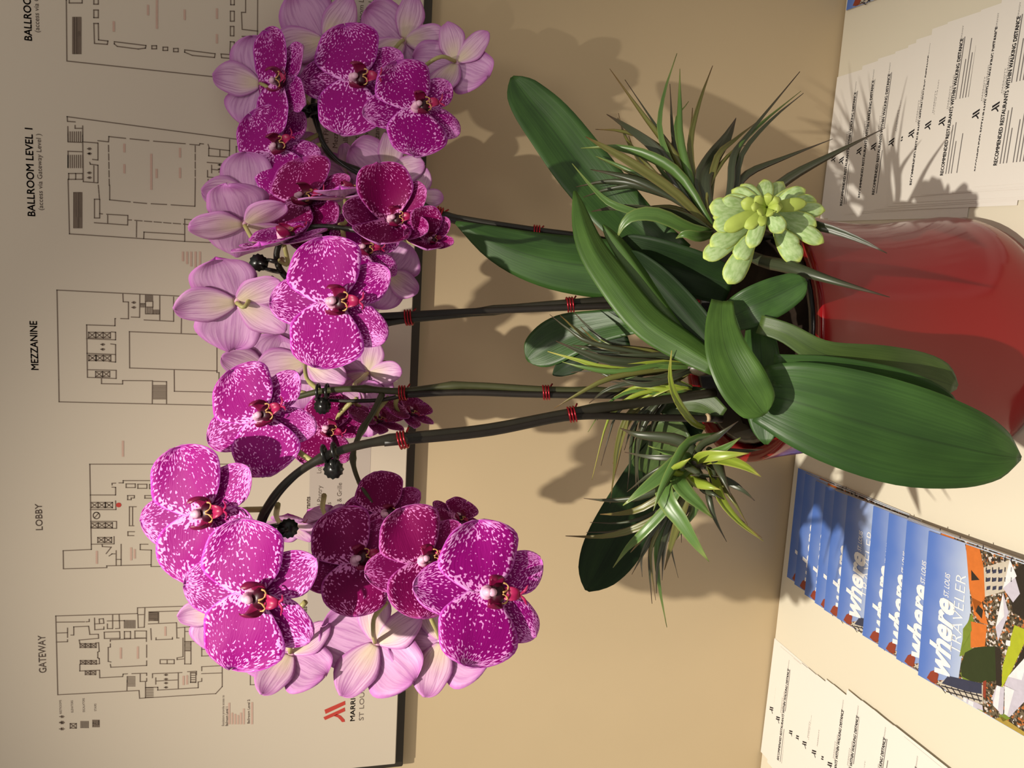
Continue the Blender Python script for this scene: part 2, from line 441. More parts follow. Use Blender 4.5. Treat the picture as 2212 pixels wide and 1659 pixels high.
plan2 = [pl(a, (560, -420), (565, 0), (570, 520), (2060, 680)), pl(a, (2200, -300), (2195, 450), (2060, 435)), pl(a, (2060, 455), (2060, 515), (2095, 515), (2095, 690)),
         rect(a, 590, -60, 700, 25), pl(a, (590, -20), (700, -20)),
         pl(a, (800, 200), (805, 370), (915, 378), (920, 350), (840, 340), (838, 200), (800, 200)), rect(a, 800, 85, 838, 150), rect(a, 800, -60, 838, 35),
         pl(a, (975, 355), (1245, 388), (1240, 410), (1180, 418), (1000, 395), (975, 375), (975, 355)), rect(a, 1295, 390, 1335, 416), rect(a, 1390, 402, 1430, 430), rect(a, 1480, 413, 1520, 441),
         pl(a, (1575, 425), (1835, 458), (1830, 490), (1640, 472), (1575, 445), (1575, 425)), pl(a, (1965, 355), (1960, 465), (1885, 460), (1890, 492), (1995, 500), (1998, 358), (1965, 355)),
         rect(a, 1965, 225, 1995, 305), rect(a, 1965, 95, 1998, 180), rect(a, 1968, -60, 1998, 40),
         pl(a, (2065, 250), (2200, 265)), pl(a, (2065, 240), (2060, 105), (2095, 105), (2095, -60)), pl(a, (2065, 310), (2135, 315)), pl(a, (2060, 380), (2135, 388))] \
    + hatch(a, 2135, 305, 2195, 410, 5) + hatch(a, 2075, 310, 2130, 390, 6)
esc2 = hatch(a, 622, 150, 688, 455, 8)
plan1 = [pl(a, (640, 1040), (575, 1035), (572, 995), (2110, 1200), (2240, 1215)), pl(a, (578, 1080), (580, 1210), (705, 1215)), pl(a, (580, 1430), (580, 1290), (705, 1295)), pl(a, (580, 1530), (592, 1995), (1575, 2060), (1575, 1870), (1668, 1878), (1668, 1955), (1710, 1958)),
         pl(a, (640, 1070), (640, 1095), (705, 1095)), pl(a, (705, 1075), (705, 1210), (835, 1220), (835, 1365), (790, 1360)), pl(a, (705, 1210), (710, 1550), (835, 1560), (835, 1410), (770, 1400), (765, 1385)), pl(a, (800, 1415), (800, 1550)), rect(a, 585, 1480, 705, 1530), pl(a, (645, 1480), (645, 1530)),
         pl(a, (835, 1200), (925, 1210), (928, 1165), (1070, 1180)), pl(a, (1110, 1184), (1270, 1200)), pl(a, (1310, 1204), (1580, 1226)), pl(a, (1620, 1232), (1700, 1238), (1705, 1225), (1735, 1228)), pl(a, (1775, 1232), (1785, 1265), (1958, 1285), (1958, 1190)),
         pl(a, (1780, 1265), (1780, 1330), (1955, 1342), (1958, 1285)), pl(a, (1875, 1335), (1875, 1280)), pl(a, (1768, 1385), (2120, 1415)), pl(a, (1770, 1455), (1770, 1510), (1965, 1525), (1968, 1400)), pl(a, (1805, 1445), (1965, 1460)), pl(a, (1805, 1410), (1805, 1475)),
         rect(a, 2015, 1250, 2065, 1350), pl(a, (1945, 1525), (1945, 1600)),
         pl(a, (935, 1580), (935, 1705), (1110, 1722)), pl(a, (1140, 1726), (1250, 1736)), pl(a, (1290, 1738), (1420, 1745)), pl(a, (1460, 1748), (1662, 1760), (1665, 1580)),
         rect(a, 805, 1700, 850, 1860), pl(a, (805, 1900), (1088, 1920), (1090, 1838), (910, 1828)), pl(a, (918, 1830), (918, 1905)), pl(a, (850, 1823), (872, 1825)), pl(a, (1095, 1877), (1120, 1877)), pl(a, (1565, 1912), (1640, 1920), (1645, 1955), (1668, 1955)), pl(a, (1225, 2035), (1228, 1980), (1570, 2000)), pl(a, (1780, 1740), (1890, 1745)), pl(a, (1575, 2060), (1800, 2070))] \
    + dash(a, 925, 1240, 932, 1600, 5) + dash(a, 838, 1580, 848, 1700, 3) + dash(a, 1665, 1245, 1665, 1590, 5) + dash(a, 1775, 1530, 1780, 1940, 9) + dash(a, 1150, 1880, 1560, 1912, 5) + dash(a, 1165, 1890, 1163, 2030, 4) + hatch(a, 580, 1125, 705, 1210, 8) + hatch(a, 580, 1325, 705, 1430, 8) + hatch(a, 2070, 1270, 2120, 1350, 5)
esc1 = hatch(b, 630, 65, 696, 362, 8)
mezz = [pl(b, (1660, 953), (485, 895), (500, 1659), (503, 1849), (1960, 1882)), pl(b, (1047, 930), (1050, 995), (1095, 997), (1095, 1140), (1030, 1138)), pl(b, (1120, 1125), (1190, 1128), (1192, 935)), pl(b, (1230, 1150), (1480, 1162), (1480, 955)), pl(b, (1362, 942), (1362, 1155)), pl(b, (1240, 1098), (1362, 1100)),
        pl(b, (985, 1138), (980, 1138), (980, 1200), (738, 1192), (745, 1640), (990, 1650), (990, 1580), (745, 1575)), pl(b, (738, 1310), (985, 1320), (985, 1255), (950, 1252)), pl(b, (742, 1435), (985, 1445), (985, 1510), (930, 1505)), pl(b, (985, 1445), (985, 1360), (945, 1355)),
        pl(b, (1750, 1275), (1103, 1250), (1105, 1560), (1850, 1585), (1850, 1380)), pl(b, (1545, 1260), (1548, 1090)), pl(b, (1485, 1580), (1487, 1759), (1865, 1767), (1868, 1600), (1850, 1598), (1850, 1585)), pl(b, (2015, 1480), (2015, 1659)), pl(b, (2065, 1480), (2065, 1620)), pl(b, (1868, 1694), (1985, 1697)),
        pl(b, (865, 1650), (865, 1694), (1045, 1697), (1045, 1667), (1300, 1669), (1298, 1864)), pl(b, (1300, 1674), (1420, 1677), (1420, 1864)), rect(b, 1240, 992, 1303, 1040), pl(b, (1195, 1012), (1240, 1012))] \
    + hatch(b, 1240, 938, 1300, 990, 6) + hatch(b, 1240, 1045, 1300, 1095, 5) + hatch(b, 1310, 1065, 1360, 1095, 5) + hatch(b, 1303, 1709, 1415, 1824, 12, 'x') + hatch(b, 1198, 1010, 1238, 1040, 4)
for k in range(3): mezz += lift(b, 755 + 63 * k, 1255 + k, 815 + 63 * k, 1303 + k) + lift(b, 757 + 63 * k, 1450 + k, 818 + 63 * k, 1498 + k)
for k in range(2): mezz += lift(b, 815 + 61 * k, 1590, 874 + 61 * k, 1636)
circ = [(822 + 28 * math.cos(t * .3927), 1160 + 28 * math.sin(t * .3927)) for t in range(17)]
lob = [pl(c, (1960, 722), (765, 722), (778, 1450), (538, 1460), (540, 1615), (910, 1605), (910, 1590), (1288, 1580), (1290, 1455), (1195, 1452), (1195, 1405), (1260, 1405)), pl(c, (1288, 1580), (1288, 1595), (1500, 1595)), pl(c, (770, 985), (985, 985), (985, 920), (955, 918)), pl(c, (955, 900), (955, 885), (985, 884)), pl(c, (1015, 882), (1050, 882), (1050, 862), (1500, 862)),
       rect(c, 1075, 890, 1153, 922), rect(c, 1175, 893, 1252, 928), rect(c, 1275, 895, 1350, 930), pl(c, (1088, 990), (1145, 990), (1145, 1010), (1118, 1010), (1118, 1025), (1088, 1025), (1088, 990)), rect(c, 1235, 990, 1300, 1012), pl(c, (985, 1035), (988, 1110), (770, 1110)), pl(c, *circ), pl(c, (805, 1180), (840, 1140)), pl(c, (773, 1210), (993, 1210), (993, 1270), (775, 1268)), pl(c, (972, 1340), (972, 1402), (780, 1405)),
       pl(c, (870, 1408), (872, 1425), (948, 1430), (905, 1485)), pl(c, (930, 1505), (955, 1487), (988, 1487)), pl(c, (990, 1460), (990, 1585)), pl(c, (1032, 1405), (1032, 1585)), pl(c, (990, 1535), (1032, 1535)), pl(c, (1160, 1085), (1103, 1085), (1103, 1248), (1140, 1248)), pl(c, (1130, 1085), (1130, 1240)), pl(c, (1145, 1298), (1090, 1298), (1090, 1332), (1140, 1332))]
for k in range(3): lob += lift(c, 775 + 62 * k, 1048, 835 + 62 * k, 1094) + lift(c, 777 + 61 * k, 1222, 836 + 61 * k, 1265)
for k in range(2): lob += lift(c, 833 + 60 * k, 1347, 891 + 60 * k, 1390)
gate = [pl(e, (1900, 268), (1172, 292), (1172, 342), (475, 362), (492, 1035), (1185, 998), (1190, 1065), (1840, 1025), (1895, 965), (1895, 790)), pl(e, (1720, 830), (1720, 795), (2200, 772)), pl(e, (1720, 855), (1890, 848)), pl(e, (480, 415), (720, 412)), pl(e, (480, 508), (575, 505), (575, 465)), pl(e, (575, 545), (575, 505)), pl(e, (480, 585), (575, 582), (575, 565)), pl(e, (735, 412), (760, 410), (760, 390)),
        pl(e, (605, 525), (628, 525), (628, 455), (755, 450), (765, 520), (838, 518), (840, 553), (675, 568), (680, 600)), pl(e, (805, 380), (808, 480), (885, 475), (885, 455)), pl(e, (808, 430), (885, 425), (880, 385), (845, 388), (848, 428)), pl(e, (1175, 350), (1178, 462), (1230, 458), (1235, 292)), pl(e, (1175, 352), (1232, 350)), pl(e, (915, 430), (915, 470), (960, 470)), pl(e, (985, 470), (1020, 468), (1015, 350)), pl(e, (915, 405), (1060, 402)), pl(e, (960, 355), (960, 470)),
        pl(e, (888, 500), (1020, 495), (1022, 552), (890, 555), (888, 500)), rect(e, 1060, 495, 1112, 553), rect(e, 1150, 490, 1248, 550), pl(e, (940, 580), (940, 565), (1248, 552), (1248, 580)), pl(e, (1250, 610), (1250, 715)), pl(e, (1250, 745), (1250, 785), (945, 800), (940, 775)), pl(e, (945, 755), (922, 750), (922, 630), (940, 628), (940, 600)),
        pl(e, (680, 775), (680, 832), (848, 825), (850, 890), (1045, 880), (1050, 858), (1085, 856)), pl(e, (1125, 855), (1250, 850), (1250, 870)), pl(e, (1250, 895), (1250, 920), (1195, 922), (1195, 855)), pl(e, (815, 592), (840, 590), (845, 665), (833, 670), (833, 720), (845, 725), (848, 770), (820, 772)), pl(e, (1265, 430), (1505, 420), (1508, 550), (1525, 550)), pl(e, (1330, 548), (1330, 565), (1470, 560), (1470, 545)), pl(e, (1285, 470), (1290, 565)), pl(e, (1270, 405), (1270, 328), (1560, 318)), pl(e, (1352, 325), (1352, 420)),
        pl(e, (1560, 550), (1560, 710), (1510, 720), (1510, 735), (1570, 728)), rect(e, 1575, 580, 1628, 772), pl(e, (1575, 660), (1628, 660)), pl(e, (1508, 465), (1575, 458), (1575, 580)), pl(e, (1628, 580), (1720, 578), (1720, 705), (2000, 692)), pl(e, (1838, 540), (1838, 690)), pl(e, (1780, 695), (1780, 645), (1720, 648)), pl(e, (1575, 495), (1675, 492), (1675, 510)), pl(e, (1575, 390), (1620, 388), (1620, 455), (1570, 458)),
        pl(e, (1300, 890), (1300, 855), (1550, 845)), pl(e, (1520, 848), (1520, 985)), pl(e, (1328, 890), (1328, 945)), pl(e, (1328, 918), (1515, 908)), pl(e, (1345, 970), (1345, 995), (1690, 975), (1690, 925), (1720, 920), (1720, 895)), pl(e, (1240, 920), (1240, 1060)), pl(e, (1240, 972), (1345, 970)), pl(e, (1085, 880), (1082, 998)), pl(e, (1600, 838), (1675, 834), (1675, 865)), rect(e, 1625, 845, 1670, 930), pl(e, (2135, 800), (2135, 950), (2315, 945))] \
    + hatch(e, 1060, 400, 1150, 465, 8) + hatch(e, 1240, 975, 1305, 1055, 7, 'x') + hatch(e, 1085, 880, 1150, 960, 8, 'x') + hatch(e, 1365, 735, 1485, 770, 3) + hatch(e, 1370, 735, 1485, 770, 2, 'x') + hatch(e, 1575, 585, 1628, 655, 7, 'x') + hatch(e, 1275, 330, 1348, 402, 16, 'x') + hatch(e, 1625, 850, 1668, 925, 5, 'x')
for k in range(3): gate += lift(e, 682 + 47 * k, 598, 725 + 47 * k, 632) + lift(e, 685 + 47 * k, 742, 728 + 47 * k, 774)
for k in range(2): gate += lift(e, 727 + 46 * k, 830, 770 + 46 * k, 863)
legend = lift(e, 598, 1280, 650, 1320) + hatch(e, 690, 1262, 752, 1316, 6) + hatch(e, 790, 1252, 846, 1308, 7, 'x') + hatch(e, 795, 1255, 842, 1305, 4)
def people(z, x, y, s=1.0):       # restroom pictogram: two little figures
    out = []
    for dy in (-26, 26):
        out += [pl(z, (x - 20 * s, y + dy * s), (x + 20 * s, y + dy * s)), pl(z, (x - 4 * s, y + (dy - 9) * s), (x - 4 * s, y + (dy + 9) * s)), pl(z, (x + 10 * s, y + (dy - 8) * s), (x - 8 * s, y + dy * s), (x + 10 * s, y + (dy + 8) * s))]
    return out
legend += people(e, 527, 1300) + people(e, 527, 1245, 0.9)
plan1 += people(a, 762, 1290, .8) + people(a, 762, 1495, .8) + people(a, 1875, 1425, .7) + people(a, 1880, 1485, .7)
mezz += people(b, 1140, 1022, .8) + people(b, 875, 1380, .8)
gate += people(e, 1415, 883, .7) + people(e, 1415, 953, .7)
for nm, g, wd, lb in (('floor_plan', plan2, LW, 'outline plan of the second ballroom level'), ('floor_plan', plan1, LW, 'outline plan of the first ballroom level'), ('floor_plan', mezz, LW, 'outline plan of the mezzanine'), ('floor_plan', lob, LW, 'outline plan of the lobby'), ('floor_plan', gate, LW, 'outline plan of the gateway level'), ('map_legend', legend, LW, 'legend pictograms')):
    part(nm, lines_geo(g, wd, NS), MT['ink_line'], sg, smooth=False, label=lb)
for g in (esc2, esc1): part('escalator_symbol', lines_geo(g, 0.0013, NS), MT['ink_line'], sg, smooth=False)
for tx in ((('BALLROOM LEVEL 1', 76, 467, 278, 16.5, .005), ('(access via Gateway Level )', 93, 454, 290, 10.5, 0)), (('BALLROOM LEVEL 2', 69, 88, -101, 16.5, .005), ('(access via Gateway Level )', 85, 70, -94, 10.5, 0)),
           (('MEZZANINE', 83, 799, 694, 16, .005),), (('LOBBY', 92, 1145, 1088, 15, .006),), (('GATEWAY', 100, 1453, 1372, 16, .005),)):
    part('plan_title', join(*[sign_text(*t) for t in tx]), MT['ink'], sg, smooth=False)
lt_ = part('map_legend_text', join(sign_text('RESTROOMS', 133, 1542, 1512, 4.5), sign_text('ELEVATORS', 158, 1539, 1513, 4.5), sign_text('ESCALATORS', 183, 1538, 1508, 4.5), sign_text('STAIRS', 208, 1536, 1520, 4.5),
     sign_text('Escalators provide access to', 484, 1568, 1502, 5), sign_text('Ballroom Level 1', 492, 1568, 1527, 5, .02), sign_text('Ballroom Level 2', 539, 1563, 1511, 5, .02)), MT['ink_soft'], sg, smooth=False)
lt_['kind'] = 'stuff'
def bars(z, xs): return [pl(z, (x, y0), (x, y1)) for x, y0, y1 in xs]
cap_ = part('red_plan_captions', lines_geo(bars(b, [(1560, 640, 575), (1595, 665, 575), (1630, 685, 575), (1668, 728, 575), (1705, 700, 575)]) + bars(c, [(1048, 650, 530), (825, 1565, 1470), (1118, 1535, 1440), (1148, 1520, 1455)]) +
     bars(e, [(1955, 1280, 1110), (1980, 1280, 1195), (2005, 1280, 1205), (2030, 1280, 1215), (2055, 1280, 1195), (2080, 1280, 1160), (2150, 1280, 1105), (1030, 720, 640), (1175, 720, 630), (1410, 525, 460), (1565, 945, 880), (1595, 940, 875)]) +
     bars(a, [(1290, 1610, 1320), (1060, 1290, 1235), (1060, 1470, 1410), (1535, 1335, 1270), (1535, 1510, 1440), (1335, 1510, 1450), (970, 260, 190), (1575, 160, 90), (1850, 150, 80), (1850, 360, 300), (1262, 120, 50)]) + bars(a, [(1338, 235, -80)]), 0.0020, NS), MT['ink_pink'], sg, smooth=False)
cap_['kind'] = 'stuff'
dotp = c(1012, 1070)
part('you_are_here_dot', poly_geo([[dotp + XR * .0026 * math.cos(t * .5236) + ZU * .0026 * math.sin(t * .5236) for t in range(12)]]), MT['ink_red'], sg, smooth=False, label='small red location dot')
dirt = [('7th Floor', 709, 318, None, 11, 0), ('Mezzanine', 729, 320, None, 11, 0), ('Ballroom Level', 751, 320, None, 11, 0), ('21st Floor', 775, 321, None, 11, 0), ('Gateway Level', 795, 323, None, 11, 0), ('Mezzanine', 818, 325, None, 11, 0),
        ('Ballroom Level', 715, 70, None, 11, 0), ('Mezzanine', 737, 70, None, 11, 0), ('Mezzanine', 759, 70, None, 11, 0), ('Ballroom Level', 784, 70, None, 11, 0), ('Ballroom Level', 805, 71, None, 11, 0),
        ('Kingsbury', 814, 692, None, 11, 0), ('Restaurants', 669, 1134, 1073, 10, .02), ('Laurel Pantry', 694, 1121, 1049, 10, 0), ('Starbucks', 714, 1137, 1085, 10, 0), ('Bar & Grille', 737, 1105, 1043, 10, 0),
        ('Lobby', 694, 1022, 996, 10, 0), ('Lobby', 714, 1022, 996, 10, 0), ('Lobby', 737, 1022, 996, 10, 0), ('Services', 662, 1352, 1310, 10, .02)]
dt_ = part('directory_text', join(*[sign_text(*t) for t in dirt]), MT['ink'], sg, smooth=False)
dt_['kind'] = 'stuff'
LOGO = [[(0.02, .40), (.98, .02), (1.0, .22), (.08, .62)], [(-.02, .78), (.66, .50), (.97, .36), (1.0, .56), (.06, .94)], [(.46, .76), (.62, .68), (.80, .78), (.98, 1.0), (1.0, 1.12), (.86, 1.12), (.78, 1.0), (.66, .86)]]   # (down, from right to left)
def logo_geo(p, R, D, s): return poly_geo([[p + D * (x * s) - R * (y * s) for x, y in q] for q in LOGO])
e6 = lambda x, y: sp(380 + x / 3.95, 1239 + y / 3.95)
lg = e6(1265, 1097); sc = (e6(1265, 1097) - e6(1446, 1097)).z
part('hotel_logo', logo_geo(Vector((lg.x, lg.y, lg.z)), XR, -ZU, sc), MT['ink_red'], sg, smooth=False, label='red angular letter M logo')
part('hotel_name', join(sign_text('MARRIOTT', 766, 1557, 1472, 10, .012), sign_text('ST LOUIS GRAND', 785, 1556, 1410, 10, 0)), MT['ink_soft'], sg, smooth=False, label='grey hotel name lettering')

# ================================================================== flyers
TH = 0.0004
FW, FH = 0.170, 0.220
def ord_(k): return ['first', 'second', 'third', 'fourth', 'fifth', 'sixth', 'seventh', 'eighth', 'ninth', 'tenth', 'eleventh', 'twelfth', 'thirteenth', 'fourteenth', 'fifteenth'][k]
_fm = {}
def flyer_meshes():
    X_, Y_ = Vector((1, 0, 0)), Vector((0, 1, 0)); z = 0.0003
    V, Fc, UV, mi = shell(lambda u, v: Vector(((u - 1) * FW, -(1 - v) * FH, TH * 0.5)), 6, 8, TH * 0.9)
    _fm['s'] = mesh('flyer_sheet', V, Fc, MT['paper'], smooth=False)
    P = lambda x, y: Vector((-FW + x, -y, z))
    _fm['h'] = mesh('flyer_heading', *text_on('RECOMMENDED RESTAURANTS WITHIN WALKING DISTANCE', P(.0185, .0246), X_, Y_, .131, .0042, .022), MT['black'], smooth=False)
    _fm['l'] = mesh('flyer_logo', *logo_geo(P(.077, .0080), X_, -Y_, .0085), MT['black'], smooth=False)
    _fm['n'] = mesh('flyer_hotel_name', *join(text_on('MARRIOTT', P(.084, .0178), X_, Y_, .022, .0016), text_on('ST LOUIS GRAND', P(.082, .0202), X_, Y_, .034, .0016), text_on('MARRIOTT BONVOY', P(.128, .0225), X_, Y_, .034, .0016)), MT['paper_ink'], smooth=False)
    rows = []
    rr = random.Random(3)
    for col_x, w_ in ((.020, .062), (.092, .058)):
        y = .0280
        while y < FH - .02:
            if rr.random() > .12: rows.append([P(col_x, y), P(col_x + w_ * rr.uniform(.45, 1), y)])
            y += .0036
    rows.append([P(.092, .0262), P(.150, .0262)])
    _fm['t'] = mesh('flyer_small_print', *lines_geo(rows, .0011, Vector((0, 0, 1))), MT['paper_ink'], smooth=False)
flyer_meshes()
def flyer(x, y, z, rot, label, group):
    o = put('restaurant_flyer', _fm['s'], None, Matrix.Translation((x, y, z)) @ Matrix.Rotation(rot, 4, 'Z'))
    tag(o, label, 'flyer', group)
    for k, n in (('h', 'heading'), ('l', 'logo'), ('n', 'hotel_name'), ('t', 'small_print')):
        put(n, _fm[k], o)
QR = [(.226, -.009), (.222, -.032), (.229, -.062), (.231, -.089), (.232, -.117), (.234, -.137), (.237, -.149), (.242, -.171), (.243, -.192), (.243, -.234), (.246, -.258)]
for k, (x, y) in enumerate(QR):
    r = len(QR) - 1 - k
    nm = 'topmost, front white restaurant flyer of the fan right of the red pot' if r == 0 else 'white restaurant flyer, %s from the front in the fan right of the red pot' % ord_(r)
    if k == 0: nm = 'bottom white restaurant flyer touching the wall, in the fan right of the red pot'
    flyer(x + .022, min(y + .011, -.004), TH * (k + .55), math.radians(random.uniform(-1.4, .4)), nm, 'restaurant flyers fanned right of the pot')
QL = [(-.505, -.011), (-.509, -.031), (-.510, -.061), (-.507, -.079), (-.506, -.093), (-.505, -.112), (-.501, -.130), (-.500, -.144), (-.492, -.170), (-.491, -.196), (-.490, -.216), (-.489, -.249), (-.492, -.265)]
for k, (x, y) in enumerate(QL):
    r = len(QL) - 1 - k
    nm = 'topmost, front white restaurant flyer of the fan left of the magazines' if r == 0 else 'white restaurant flyer, %s from the front in the fan left of the magazines' % ord_(r)
    if k == 0: nm = 'bottom white restaurant flyer touching the wall, in the fan left of the magazines'
    flyer(x + .022, min(y + .011, -.004), TH * (k + .55), math.radians(random.uniform(-1.0, 1.0)), nm, 'restaurant flyers fanned left of the magazines')

# ================================================================== magazines
MW, MH, MTH = 0.148, 0.200, 0.0020
def sky_mat():
    t = NT('magazine_sky_print'); tc = t.node('ShaderNodeTexCoord'); spx = t.node('ShaderNodeSeparateXYZ'); t.link(tc.outputs['Object'], spx.inputs[0])
    n = t.noise(tc.outputs['Object'], 22.0)
    g = t.math('ADD', t.math('DIVIDE', t.math('MULTIPLY', spx.outputs[1], -1.0), 0.075), t.math('MULTIPLY', t.math('SUBTRACT', n, .5), .25))
    t.base(t.mix(t.sstep(g, 0.0, 1.0), s2l((82, 118, 196)), s2l((196, 208, 226))))
    return t.set(0.22, 0.5)
MT['sky_print'] = sky_mat()
PR = {k: plain('print_' + k, v, 0.25, 0.5, var=0.12, scale=200) for k, v in dict(brick=(150, 62, 44), orange=(216, 118, 50), white=(238, 236, 240), lavender=(206, 200, 216), lime=(178, 186, 44), leaf_green=(120, 140, 52), dark_green=(44, 58, 30), slate=(52, 58, 84), dark=(50, 42, 36), autumn=(176, 150, 70), timber=(206, 196, 180), pale_sky=(210, 220, 236), title=(250, 250, 252), dark_panel=(44, 38, 34), blue=(60, 90, 160), crimson=(150, 40, 40)).items()}
# front magazine corner and axes on the table
m0 = Vector((-.400, -.256, 0)); ang = math.radians(4.6); nmag = 10
MZ = MTH * (nmag + .5)
ex = Vector((math.cos(ang), math.sin(ang), 0)); ey = Vector((-math.sin(ang), math.cos(ang), 0))
mc = onZ(1983, 1458, MZ)
def mloc(zx, zy):                   # traced zoom coordinate -> local cover coordinate
    p = onZ(1612 + zx / 3.687, 1209 + zy / 3.687, MZ) - mc
    return Vector((p.dot(ex), p.dot(ey), 0))
zc = MTH + .0002
def cover(polys, lift_=0.0):
    out = []
    for q in polys:
        r = []
        for x, y in q:
            p = mloc(x, y); r.append(Vector((min(max(p.x, .0008), MW - .0008), max(p.y, -MH + .0008), zc + lift_)))
        out.append(r)
    return poly_geo(out)
mg = {}
V, Fc = box(0, MW, -MH, 0, .0002, MTH)
mg['b'] = mesh('magazine_pages', V, Fc, [plain('magazine_page_edges', (208, 200, 190), 0.6)], smooth=False)
mg['c'] = mesh('magazine_cover', *poly_geo([[Vector((0, -MH, MTH + .0001)), Vector((MW, -MH, MTH + .0001)), Vector((MW, 0, MTH + .0001)), Vector((0, 0, MTH + .0001))]]), MT['sky_print'], smooth=False)
P_ = [('town_scene_print', 'dark', 0, [[(1760, -330), (1770, 20), (1790, 400), (1720, 760), (1690, 960), (1520, 960), (1460, 990), (1900, 1700), (2700, 2100), (2900, 0), (2700, -500)]]),
      ('tree_print', 'leaf_green', .0001, [[(1700, 770), (1740, 560), (1800, 420), (1830, 560), (1800, 720), (1740, 760)], [(1705, 900), (1740, 890), (1790, 990), (1730, 960)]]),
      ('tree_print', 'dark_green', .00015, [[(1708, 850), (1745, 740), (1820, 700), (1900, 690), (2000, 690), (2010, 960), (1900, 980), (1800, 970), (1720, 930)]]),
      ('roof_print', 'orange', .0002, [[(1768, -330), (1880, -300), (1895, 60), (1905, 300), (1830, 420), (1780, 230)], [(1800, 300), (1880, 340), (1930, 520), (1870, 500), (1815, 430)], [(1790, 490), (1920, 520), (1905, 690), (1790, 702)]]),
      ('brick_roof_print', 'brick', .0002, [[(1440, 940), (1470, 890), (1505, 878), (1535, 915), (1520, 985), (1480, 995)], [(1890, 970), (1915, 960), (1910, 1110), (1885, 1080)]]),
      ('house_front_print', 'timber', .0002, [[(1520, 985), (1620, 935), (1890, 1000), (1890, 1150), (1790, 1135), (1720, 1125), (1640, 1080)], [(1895, 60), (2110, -40), (2060, 250), (1905, 295)]]),
      ('slate_roof_print', 'slate', .0003, [[(1610, 925), (1880, 985), (1880, 1070), (1760, 1050), (1560, 985)]]),
      ('lawn_print', 'lime', .0002, [[(2140, 520), (2240, 560), (2230, 640), (2120, 880), (2035, 1030), (2045, 850)], [(1840, 1215), (1880, 1200), (1890, 1235), (1850, 1240)]]),
      ('parasol_print', 'lavender', .0003, [[(2115, -120), (2185, 270), (2130, 340), (2050, 225)], [(2050, 260), (2095, 420), (2010, 650), (1990, 540)], [(2260, 740), (2300, 1110), (2060, 1000), (2090, 930)], [(1965, 1090), (2000, 1000), (2060, 1020), (2050, 1245), (1970, 1160)], [(2065, 1005), (2260, 1090), (2100, 1255), (2060, 1230)], [(1725, 1090), (1885, 1160), (1890, 1205), (1820, 1210), (1730, 1150)]]),
      ('shop_front_print', 'dark_panel', .00025, [[(2075, 130), (2215, -60), (2330, 200), (2240, 480), (2130, 420)], [(1985, 690), (2030, 720), (2040, 1000), (1995, 1010)], [(2120, 900), (2210, 700), (2230, 760), (2140, 930)], [(1795, 80), (1862, 160), (1797, 165)], [(1850, 360), (1890, 400), (1880, 470), (1830, 410)]]),
      ('window_print', 'slate', .0004, [[(1920 + 48 * i, 80 + 66 * j), (1950 + 48 * i, 74 + 66 * j), (1946 + 48 * i, 104 + 66 * j), (1917 + 48 * i, 110 + 66 * j)] for i in range(3) for j in range(3)]),
      ('parasol_shade_print', 'white', .0004, [[(2115, -120), (2160, 130), (2050, 225)], [(2050, 260), (2060, 450), (1990, 540)], [(2260, 740), (2090, 930), (2200, 960)], [(2000, 1000), (2030, 1012), (2010, 1200), (1970, 1160)], [(2065, 1005), (2140, 1040), (2085, 1240), (2060, 1230)]]),
      ('awning_print', 'white', .00035, [[(1730, 1095), (1760, 1108), (1755, 1160), (1732, 1145)], [(1775, 1118), (1815, 1135), (1810, 1195), (1770, 1170)], [(2075, 640), (2110, 645), (2105, 690), (2070, 680)]]),
      ('hedge_print', 'leaf_green', .0003, [[(1730, 550), (1790, 470), (1800, 560), (1760, 640), (1725, 700)], [(2015, 1240), (2060, 1225), (2110, 1265), (2050, 1290)]]),
      ('foliage_print', 'autumn', .0003, [[(1980, 1290), (2040, 1250), (2260, 1400), (2330, 1600), (2100, 1420)]])]
def busy():
    t = NT('print_busy_town'); tc = t.node('ShaderNodeTexCoord')
    v = t.node('ShaderNodeTexVoronoi'); v.inputs['Scale'].default_value = 520.0; t.link(tc.outputs['Object'], v.inputs['Vector'])
    sp_ = t.node('ShaderNodeSeparateXYZ'); t.link(v.outputs['Color'], sp_.inputs[0])
    c = t.mix(t.sstep(sp_.outputs[0], .45, .6), s2l((54, 46, 36)), s2l((104, 92, 74)))
    c = t.mix(t.sstep(sp_.outputs[1], .80, .86), c, s2l((206, 198, 192)))
    c = t.mix(t.sstep(sp_.outputs[2], .80, .86), c, s2l((176, 104, 56)))
    t.base(c); return t.set(.25, .5)
PR['dark'] = busy(); PR['beam'] = plain('print_beam', (46, 44, 54), .25)
for k, (n, m, l, q) in enumerate(P_):
    for j, q1 in enumerate(q): mg['p%d_%d' % (k, j)] = (n, mesh('cover_' + n, *cover([q1], l), PR[m], smooth=False))
beams = []
for t in range(7): beams.append([mloc(1540 + 50 * t, 995 + 12 * t) + Vector((0, 0, zc + .0004)), mloc(1590 + 46 * t, 1060 + 12 * t) + Vector((0, 0, zc + .0004))])
beams += [[mloc(1560, 1005) + Vector((0, 0, zc + .0004)), mloc(1880, 1090) + Vector((0, 0, zc + .0004))], [mloc(1600, 1050) + Vector((0, 0, zc + .0004)), mloc(1880, 1125) + Vector((0, 0, zc + .0004))]]
for r in range(3):
    for t in range(5):
        p = mloc(1915 + 50 * t, 10 + 80 * r) ; beams.append([p + Vector((0, 0, zc + .0004)), p + Vector((.003, 0, zc + .0004))])
mg['w'] = ('timber_beams', mesh('cover_timber_beams', *lines_geo(beams, .0011, Vector((0, 0, 1))), PR['beam'], smooth=False))
EX, EY = Vector((1, 0, 0)), Vector((0, 1, 0))
p0, p1 = mloc(1612, 955), mloc(1650, 335)
